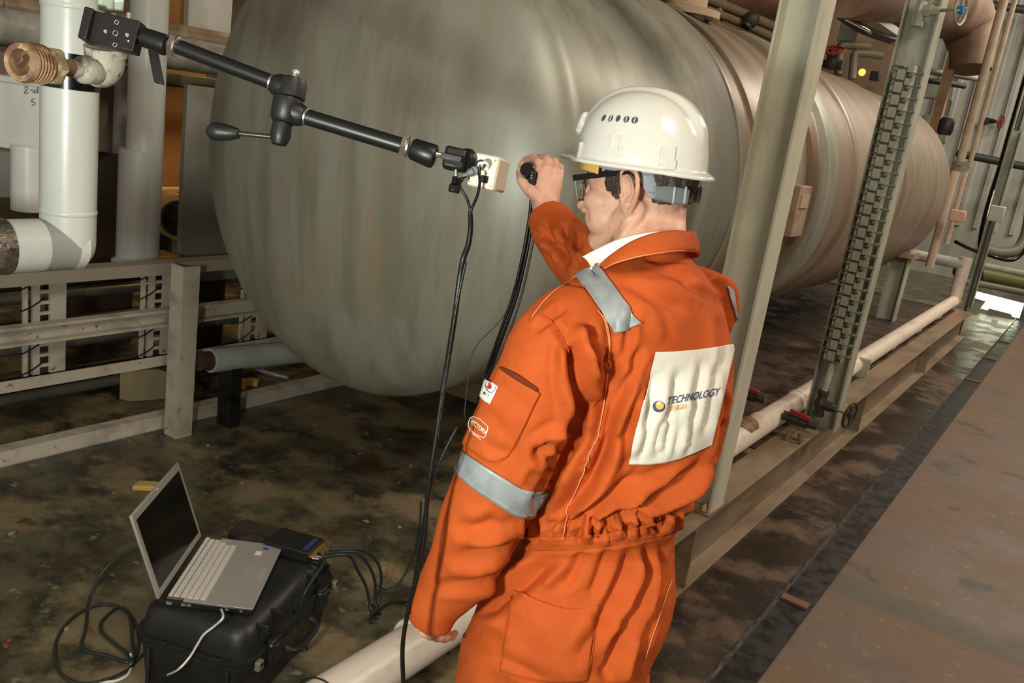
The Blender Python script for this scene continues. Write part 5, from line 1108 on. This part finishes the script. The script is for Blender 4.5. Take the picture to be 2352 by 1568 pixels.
MB().obox(lq(.118, .07, .0233), LA*.012, LN*.010, Z_*.0002).build('sticker', mat('sticker_pink', '#d8c9cc', .4), lt)
MB().ball(lq(.150, .085, .0232), (.011, .008, .0004), 16, 6).build('sticker', mat('sticker_blue', '#3f45b8', .3), lt)
keyb = MB().obox(lq(0, -.055, .0213), LA*.176, LN*.055, Z_*.0012).build('keyboard_tray', mat('tray_dark', '#5b5650', .5), lt)
kcol = mat('key_silver', '#c9c4ba', .35, .1); kme = {}
for r_, (nn, wd) in enumerate(((15, .0215), (14, .0225), (14, .0225), (13, .0235), (12, .0245), (9, .024))):
    x = -.168
    for k in range(nn):
        w = wd
        if r_ == 5 and k == 4: w = .11
        key_ = (round(w, 4), r_ == 0)
        hn = .0055 if r_ == 0 else .0078
        if key_ not in kme:
            mb = MB().obox((0, 0, 0), LA*(w/2-.0016), LN*hn, Z_*.0016); me = bpy.data.meshes.new('key'); me.from_pydata([tuple(v) for v in mb.V], [], mb.F); me.materials.append(kcol); kme[key_] = me
        o = bpy.data.objects.new('key', kme[key_]); COL.objects.link(o); o.parent = keyb
        n_ = -.103+ (0 if r_ == 0 else .0165+(r_-1)*.0185)
        o.location = Vector(lq(x+w/2, n_, .0242))-Vector(worg(keyb)); x += w+.0015
        if x > .17: break
th = math.radians(19); LWv = math.cos(th)*Z_-math.sin(th)*LN; LP = np.cross(LA, LWv); LP = LP if LP@LN > 0 else -LP
h0 = lq(0, -.130, .018)
lid = MB().obox(h0+LWv*.132, LA*.185, LWv*.130, LP*.0045).build('screen_lid', silver, lt, bev=.003)
MB().obox(h0+LWv*.132+LP*.0047, LA*.167, LWv*.108, LP*.0004).build('screen', mat('dark_screen', '#0d0f0c', .12), lt)
MB().cyl(h0-LA*.15, h0+LA*.15, .006, 12).build('hinge', lapblk, lt)
MB().ball(h0+LWv*.254+LP*.005, .004, 10, 6).build('catch', chrome, lt)
for n_, w in ((-.10, .008), (-.06, .006), (-.045, .006)): MB().obox(lq(-.1835, n_, .012), LA*.0008, LN*w, Z_*.004).build('port', steel, lt)
for n_ in (.06, .10): MB().obox(lq(-.1835, n_, .012), LA*.0008, LN*.004, Z_*.003).build('port', steel, lt)
# recorder box on the case
def boxq(name, label, cat, c, X, Y, hz, m, bev=.003):
    t = thing(name, label, cat, c-[0, 0, hz]); MB().obox(c, X, Y, Z_*hz).build('body', m, t, bev=bev); return t
rc = onz(722, 1238, .295); rX = E2*.055*-1; rY = E1*.075
rc = cs(.475, .125, .295)
rb = boxq('recorder_box', 'flat black signal box with a row of gold connectors on the case end', 'box', rc, E2*.078, E1*.055, .018, mat('box_black', '#1d1f1f', .45))
MB().obox(rc-E2*.058+[0, 0, .0183], E2*.008, E1*.04, Z_*.0004).build('label_strip', mat('label_blue', '#3a3f78', .4), rb)
for k in range(7): MB().cyl(rc-E2*.078+E1*(-.045+.014*k)+[0, 0, .003], rc-E2*.090+E1*(-.045+.014*k)+[0, 0, .003], .0048, 10).build('connector', mat('gold', '#c9a65a', .3, .8), rb)
MB().cyl(rc-E2*.088-E1*.045, rc-E2*.112-E1*.040, .0045, 10).cyl(rc-E2*.088-E1*.030, rc-E2*.112-E1*.026, .0045, 10).build('plug', chrome, rb)
q = cs(.69, .33, .0); bb = boxq('black_box', 'low black box half hidden behind the carrying case', 'box', q+[0, 0, .09], E1*.06+E2*.0, E2*.13, .09, mat('box_black2', '#1a1c1c', .5), .01)
ub_ = cs(.33, .315, .282); us = thing('usb_hub', 'small black adapter with shiny plugs behind the laptop', 'adapter', ub_-[0, 0, .007]); MB().obox(ub_, LA*.032, LN*.012, Z_*.007).build('body', blackg, us, bev=.002)
for k in (-.036, .0, .010): MB().obox(ub_+LA*k+[0, 0, .003], LA*.003, LN*.010, Z_*.006).build('plug_shell', chrome, us)
def onf(pts, z=.006): return [onz(u, v, z if len(r_) == 0 else r_[0]) for u, v, *r_ in pts]
def onca(u, v, a):
    r = ray(u, v); o_ = cs(a, 0, 0); return CAM+r*(((o_-CAM)@E1)/(r@E1))
cbl = mat('flex_grey', '#2f3230', .35)
cable('floor_cable', 'black cable looping on the floor into a big coil left of the case', onf([(332, 1252, .16), (300, 1265, .14), (255, 1292, .10), (222, 1335, .05), (203, 1385), (197, 1440), (187, 1482), (205, 1497), (245, 1505), (290, 1520), (312, 1505), (318, 1460), (300, 1415), (262, 1390), (215, 1392), (165, 1420), (132, 1465), (127, 1510), (142, 1550), (185, 1570), (240, 1562), (290, 1540), (310, 1520), (330, 1500)]), .0052, cbl)
cable('floor_cable', 'second black cable loop crossing inside the floor coil', onf([(262, 1400, .02), (235, 1425, .02), (232, 1450, .018), (262, 1478, .016), (292, 1502, .016), (306, 1520, .014), (303, 1470, .014), (298, 1420, .014), (280, 1395, .014), (262, 1400, .02)]), .0048, cbl)
cable('white_cable', 'white cable running from the laptop side down over the case edge', [lq(-.185, .045, .012), onca(512, 1418, -.028), onca(492, 1438, -.03), onca(468, 1457, -.035), onca(452, 1482, -.035), onca(436, 1508, -.04), onca(408, 1538, -.07), onz(372, 1556, .02), onz(330, 1590, .006)], .0034, mat('white_flex', '#dcdcd2', .4))
cable('white_cable', 'short white cable emerging from under the black floor coil', onf([(300, 1500, .02), (302, 1525), (294, 1548), (270, 1562), (245, 1566), (225, 1572)]), .0042, mat('white_flex', '#dcdcd2'))
def fromrec(k): return rc-E2*.112+E1*(-.042+.014*k)
cable('signal_lead', 'black lead arching from the signal box down the latch side of the case', [fromrec(0), onz(745, 1290, .30), onz(715, 1335, .29), onz(692, 1380, .24), onz(688, 1420, .16), onz(690, 1460, .06), onz(706, 1490, .008)], .0042, cbl)
for k, (nm, pts) in enumerate((('innermost', [(800, 1275, .28), (822, 1310, .2), (842, 1350, .1), (850, 1395, .02), (856, 1430)]), ('middle', [(815, 1268, .28), (848, 1300, .2), (862, 1340, .1), (862, 1385, .02), (866, 1420)]), ('outermost', [(830, 1262, .27), (866, 1290, .2), (876, 1330, .1), (868, 1380, .02), (874, 1410)]))):
    cable('signal_lead', 'thick black lead curving off the far end of the case, '+nm+' of the three', [fromrec(k*2+1)]+onf(pts), .0055, cbl)
cable('floor_cable', 'thin black cable snaking over the floor between the case and the hanging cable', onf([(862, 1340, .03), (885, 1352), (915, 1340), (940, 1300), (958, 1255), (965, 1200), (968, 1150)]), .0032, cbl)
cable('floor_cable', 'black cable passing over the lagged pipe behind the lowered hand', [onz(862, 1410, .01), onz(890, 1388, .25), P(925, 1384, float((onx(925, 1384, px_)-CAM)@M[:, 2])-.06), P(960, 1400, float((onx(960, 1400, px_)-CAM)@M[:, 2])-.07), onz(1000, 1450, .2), onz(1030, 1500, .01)], .0055, rubber)
def wrap(y, m, r, name, label, a0=-40, a1=180, dy=0):
    pts = [(px_+.015+(.062+r)*math.cos(math.radians(a)), y+dy*(a-a0)/(a1-a0), pz_-.006+(.062+r)*math.sin(math.radians(a))) for a in np.linspace(a0, a1, 14)]
    tag(MB().tube(pts, r, 8, 2).build(name, m, None, True), label, 'cable')
yw = float(onx(757, 1478, px_)[1]); wrap(yw, rubber, .002, 'thin_wire', 'thin dark wire lying over the near end of the lagged pipe', dy=-.05)
yw = float(onx(668, 1525, px_)[1]); wrap(yw, mat('white_flex', '#dcdcd2'), .004, 'cable_tie', 'white cord wrapped round the near end of the lagged pipe', -120, 230)
# ================================================================== BACKGROUND, RIGHT AND TOP
brownl = mat('brown_insulation', '#7d6652', .6, 0, '#6a523c', 3, (1, 1, 1), bump=.1, bscale=20)
greyg = mat('far_grey_green', '#8d9182', .5, 0, '#77796b', 5)
warmp = mat('far_warm_pipe', '#a99b86', .45, 0, '#9b8671', 5)
olive = mat('olive_pipe', '#5d5a33', .5)
dark_g = mat('far_dark', '#2f2e28', .6)
def seg(name, label, pts, r, m, cat='pipe', group=None, n=14, sub=5): return tag(MB().tube([K(*p) for p in pts], r, n, sub).build(name, m, None, 50), label, cat, group)
dct = thing('overhead_duct', 'large brown insulated overhead duct that bends down at its far end', 'duct', K(2200, 150, 9.3))
MB().tube([K(1950, -75, 6.6), K(2040, -40, 7.6), K(2125, -8, 8.6), K(2190, 15, 9.2), K(2222, 55, 9.4), K(2232, 110, 9.4), K(2228, 160, 9.4)], [.36, .36, .36, .33, .28, .23, .21], 32, 6).build('insulation', brownl, dct, 50)
def post(name, label, u, v, d, w, v0, v1, m, kind='box', cat='post', group=None):
    c = K(u, v, d); z0, z1 = max(zrow(c[0], c[1], v1), 0.003), zrow(c[0], c[1], v0)
    mb = MB()
    if kind == 'box': mb.box((c[0]-w/2, c[1]-w/2, z0), (c[0]+w/2, c[1]+w/2, z1))
    elif kind == 'H': mb.prism(H_poly(w, w, w*.07, w*.09), (c[0], c[1], z0), (c[0], c[1], z1), Y_, X_)
    else: mb.cyl((c[0], c[1], z0), (c[0], c[1], z1), w/2, 16)
    return tag(mb.build(name, m, None, 40), label, cat, group), c
post('support_post', 'slim tan steel post under the brown duct', 2160, 240, 9.6, .10, 95, 640, legc)
post('vertical_pipe', 'warm grey vertical pipe with flange, left of the pair at the right', 2238, 250, 8.9, .085, -60, 384, warmp, 'c')
post('vertical_pipe', 'thinner vertical pipe just right of the flanged pipe', 2262, 250, 8.9, .05, -60, 384, warmp, 'c')
fl_, c = post('pipe_flange', 'bolted flange joint half way down the vertical pipe', 2210, 380, 8.9, .17, 372, 382, greyg, 'c', 'flange'); post('pipe_flange', 'lower ring of the bolted flange joint on the vertical pipe', 2207, 388, 8.9, .17, 384, 394, greyg, 'c', 'flange')
post('vertical_pipe', 'pale vertical pipe below the flange running down to the white branch', 2165, 500, 8.9, .085, 394, 612, mat('far_pink', '#c3ab98', .45), 'c')
post('vertical_pipe', 'narrow pale vertical pipe beside the pipe below the flange', 2190, 500, 8.9, .05, 394, 560, mat('far_pink', '#c3ab98'), 'c')
post('wall_channel', 'grey steel channel standing on the skid end with cables', 2240, 640, 10.4, .10, 300, 705, greyg, 'H')
post('wall_channel', 'grey vertical conduit channel at the right edge', 2330, 300, 11.2, .14, -40, 640, greyg, 'H')
post('conduit', 'thin grey conduit left of the black cable bundle', 2262, 520, 10.8, .03, 100, 640, greyg, 'c')
seg('cable_bundle', 'thick black cable bundle hanging down the right wall', [(2360, 170, 10.8), (2325, 290, 10.8), (2300, 380, 10.8), (2278, 450, 10.7), (2262, 510, 10.6), (2254, 560, 10.6), (2250, 640, 10.5)], .04, blackg, 'cable')
seg('looped_cable', 'black cable sagging along the right wall', [(2195, 555, 10.6), (2230, 572, 10.8), (2275, 588, 11), (2320, 598, 11), (2345, 585, 11), (2362, 560, 11)], .022, blackg, 'cable')
seg('wall_pipe', 'fat grey pipe bending along the right wall above the bright opening', [(2372, 420, 13), (2362, 520, 13), (2340, 570, 13), (2300, 580, 13), (2260, 572, 13)], .085, mat('far_dim', '#6f6a5c', .5), 'pipe')
for k, (v0, v1, r, m_, lb) in enumerate(((612, 648, .05, greyg, 'upper grey pipe above the bright opening'), (632, 672, .09, olive, 'olive painted pipe above the bright opening'), (655, 690, .05, mat('far_dim', '#6f6a5c'), 'dim pipe just above the bright opening'))):
    seg('wall_pipe', lb, [(2195, v0-12, 12.6), (2270, v0, 12.6), (2420, v1-6, 12.6)], r, m_)
seg('wall_rail', 'long dark wall rail crossing the cladding at the right', [(2200, 352, 13.6), (2352, 382, 13.6), (2420, 396, 13.6)], .06, dark_g, 'rail')
seg('wall_rail', 'dark wall rail across the top right corner', [(2250, 8, 13.6), (2352, 22, 13.6), (2420, 32, 13.6)], .06, dark_g, 'rail')
# daylight opening at the foot of the far wall
wmat = mat('daylight', '#fdfff4', .5, emit='#f6ffd8', estr=3.)
p = [ony(u, v, 13.35) for u, v in ((2238, 668), (2352, 697), (2341, 731), (2325, 727), (2322, 721), (2272, 708), (2268, 712), (2252, 708), (2264, 692), (2239, 684))]
wn = mesh_obj('window_1', p+[q+Y_*.02 for q in p], [tuple(range(10)), tuple(range(10, 20))[::-1]]+[(i, (i+1) % 10, 10+(i+1) % 10, 10+i) for i in range(10)], wmat); struct(wn)
p = [ony(u, v, 11.8) for u, v in ((2278, 732), (2292, 736), (2290, 744), (2276, 740))]
tag(mesh_obj('floor_lamp_glint', p+[q+Y_*.01 for q in p], [(0, 1, 2, 3), (7, 6, 5, 4)]+[(i, (i+1) % 4, 4+(i+1) % 4, 4+i) for i in range(4)], mat('pale_glint', '#e6ead8', .3)), 'small pale patch standing in for a glint on the dark kerb below the bright opening', 'plate')  # glint on the kerb, made as a pale flat piece
for nm, quad, y, m_, lb in (('wall_panel', (2105, 178, 2185, 232), 12.2, greyg, 'grey green panel under the brown duct'), ('wall_panel', (2120, 262, 2170, 330), 12.2, greyg, 'grey panel with dark edge right of the level gauge'),
        ('junction_box', (2185, 480, 2212, 512), 9.6, mat('pinkish_box', '#c4a287', .5), 'pale tan junction box beside the lower vertical pipes'), ('junction_box', (2276, 470, 2300, 512), 10.9, lag, 'small white box behind the black cable bundle'),
        ('pump_motor', (2160, 268, 2186, 312), 10.2, mat('motor_black', '#23242a', .5), 'dark motor beside the slim tan post'),
        ('grey_cabinet', (1932, 48, 1962, 100), 8.2, lag, 'pale cabinet right of the green column near the top'), ('switch_box', (2000, 162, 2016, 186), 8.4, mat('motor_black', '#23242a'), 'small black switch box left of the level gauge')):
    a = ony(quad[0], quad[1], y); b = ony(quad[2], quad[3], y); x0, x1 = sorted((a[0], b[0])); z0, z1 = sorted((a[2], b[2])); w = (x1-x0)
    if nm == 'pump_motor': o = MB().rev(((x0+x1)/2, y, z0), ((x0+x1)/2, y, z1), [(0, w*.4), (.04, w*.5), (z1-z0-.04, w*.5), (z1-z0, w*.35)], 20).build(nm, m_, None, 40)
    else: o = MB().box((x0, y, z0), (x1, y+.08, z1)).build(nm, m_, None, bev=.01)
    tag(o, lb, nm.split('_')[-1])
seg('cross_pipe', 'upper of two dark horizontal pipes under the brown duct', [(2085, 158, 9.8), (2180, 170, 9.9), (2255, 182, 10)], .035, greyg, 'pipe')
seg('cross_pipe', 'lower of two dark horizontal pipes under the brown duct', [(2085, 178, 9.8), (2180, 192, 9.9), (2215, 198, 10)], .03, dark_g, 'pipe')
seg('diagonal_beam', 'grey diagonal beam descending behind the level gauge top', [(1900, -25, 6.6), (1990, 38, 7.2), (2075, 96, 7.8)], .07, greyg, 'girder', None, 4)  # steel beam swept as a square section
seg('diagonal_beam', 'dark diagonal beam below the grey one right of the green column', [(1900, 8, 6.8), (1980, 62, 7.3), (2050, 88, 7.6)], .05, dark_g, 'girder', None, 4)  # second steel beam, same square section
seg('bent_pipe', 'olive bent pipe loop right of the green column', [(1925, 172, 7.4), (1931, 112, 7.4), (1940, 103, 7.4), (1998, 108, 7.4)], .035, mat('olive_grey', '#66624c', .5), 'pipe')
seg('bent_pipe', 'inner olive bent pipe loop nearer the level gauge', [(1957, 182, 7.4), (1962, 132, 7.4), (1970, 122, 7.4), (2026, 128, 7.4)], .032, mat('olive_grey', '#66624c'), 'pipe')
seg('bright_tube', 'thin shiny tube sloping down right of the green column', [(1940, 42, 7), (1990, 68, 7.2), (2000, 76, 7.2)], .014, chrome, 'tube')
c = K(1908, 148, 7.3); rv = valve('red_valve', 'red handwheel valve just right of the green column on the tank top', c, X_, (0, -.4, .9), .05, dark_g, redpt, .12)
c = ony(2268, 277, 16.85); valve('red_valve', 'small red handwheel valve on the far wall right of the vertical pipes', c, Y_, (1, -.3, 0), .055, dark_g, redpt, .22)
lampm = mat('orange_bulb', '#ff9a4a', .5, emit='#ff7a30', estr=5.)
for k, (u, v, d) in enumerate(((1980, 166, 8.6), (2263, 12, 12))):
    tag(MB().ball(K(u, v, d), .035 if k == 0 else .024, 12, 8).build('warning_bulb', lampm), ('small glowing orange lamp left of the gauge among the pipes', 'orange lamp at the top right corner', 'orange lamp dot beside the gauge edge', 'orange lamp dot just above the tank near the gauge')[k], 'lamp')
# walkway rails and vessel seen over the tank top
seg('hand_rail', 'upper dark handrail tube above the tank left of the green column', [(1560, -28, 6.0), (1700, 28, 6.4), (1830, 84, 6.8)], .035, mat('rail_brown', '#6b5a45', .5), 'rail')
seg('hand_rail', 'lower dark handrail tube just over the tank top', [(1560, 0, 6.0), (1700, 52, 6.4), (1825, 112, 6.8)], .03, mat('rail_brown', '#6b5a45'), 'rail')
post('rail_post', 'grey rail post above the tank', 1648, 20, 6.3, .08, -60, 52, greyg)
tag(MB().ball(K(1725, 45, 6.35), .06, 12, 8).cyl(K(1712, 62, 6.35), K(1735, 35, 6.35), .04, 10).build('pipe_clamp', dark_g), 'dark clamp fastened on the handrail above the tank', 'clamp')
uv_ = thing('upper_vessel', 'pinkish brown rounded vessel above the handrails behind the tank', 'vessel', K(1740, 0, 9)); MB().rev(K(1560, -190, 8.6), K(1800, -20, 9.2), [(0, .5), (.9, .55), (1.25, .5), (1.45, .38), (1.55, .1)], 32).build('shell', mat('vessel_pink', '#b08a6c', .5, 0, '#987257', 2), uv_, 40)
bp = ony(1560, -60, 12.5); bq = ony(1960, 220, 12.5)
tag(MB().box((bp[0], 12.5, bq[2]-.6), (bq[0]+.4, 12.6, bp[2]+1.2)).build('cream_partition', mat('cream_partition', '#a58e78', .7, 0, '#8b745d', 1.5)), 'tan partition wall behind the tank top', 'partition')

# ---- hangers for things fixed out of the photograph's sight
brk = mat('bracket_dark', '#3a372e', .6)
def into(nm, lo, hi):
    o = next(o for o in bpy.data.objects if o.name == nm); par = o if o.type == 'EMPTY' else o
    MB().box(lo, hi).build('bracket', brk, par)
def wbox(nm):
    o = bpy.data.objects[nm]; bpy.context.view_layer.update(); P_ = [c.matrix_world@Vector(q) for c in ([o]+list(o.children)) if c.type == 'MESH' for q in c.bound_box]
    return np.min(P_, 0), np.max(P_, 0)
lo, hi = wbox('grey_plate'); into('grey_plate', (lo[0]-.03, lo[1]+.05, 0), (lo[0]-.002, hi[1]-.05, lo[2]+.1))
lo, hi = wbox('yellow_pipe'); into('yellow_pipe', ((lo[0]+hi[0])/2-.05, (lo[1]+hi[1])/2-.03, 0), ((lo[0]+hi[0])/2+.05, (lo[1]+hi[1])/2+.03, lo[2]+.02))
lo, hi = wbox('junction_box.001'); into('junction_box.001', (lo[0]+.02, hi[1]-.02, 0), (lo[0]+.05, hi[1]+.01, lo[2]+.05))
lo, hi = wbox('warning_bulb.001'); into('warning_bulb.001', ((lo[0]+hi[0])/2-.01, (lo[1]+hi[1])/2-.01, hi[2]-.01), ((lo[0]+hi[0])/2+.01, (lo[1]+hi[1])/2+.01, 6.2))
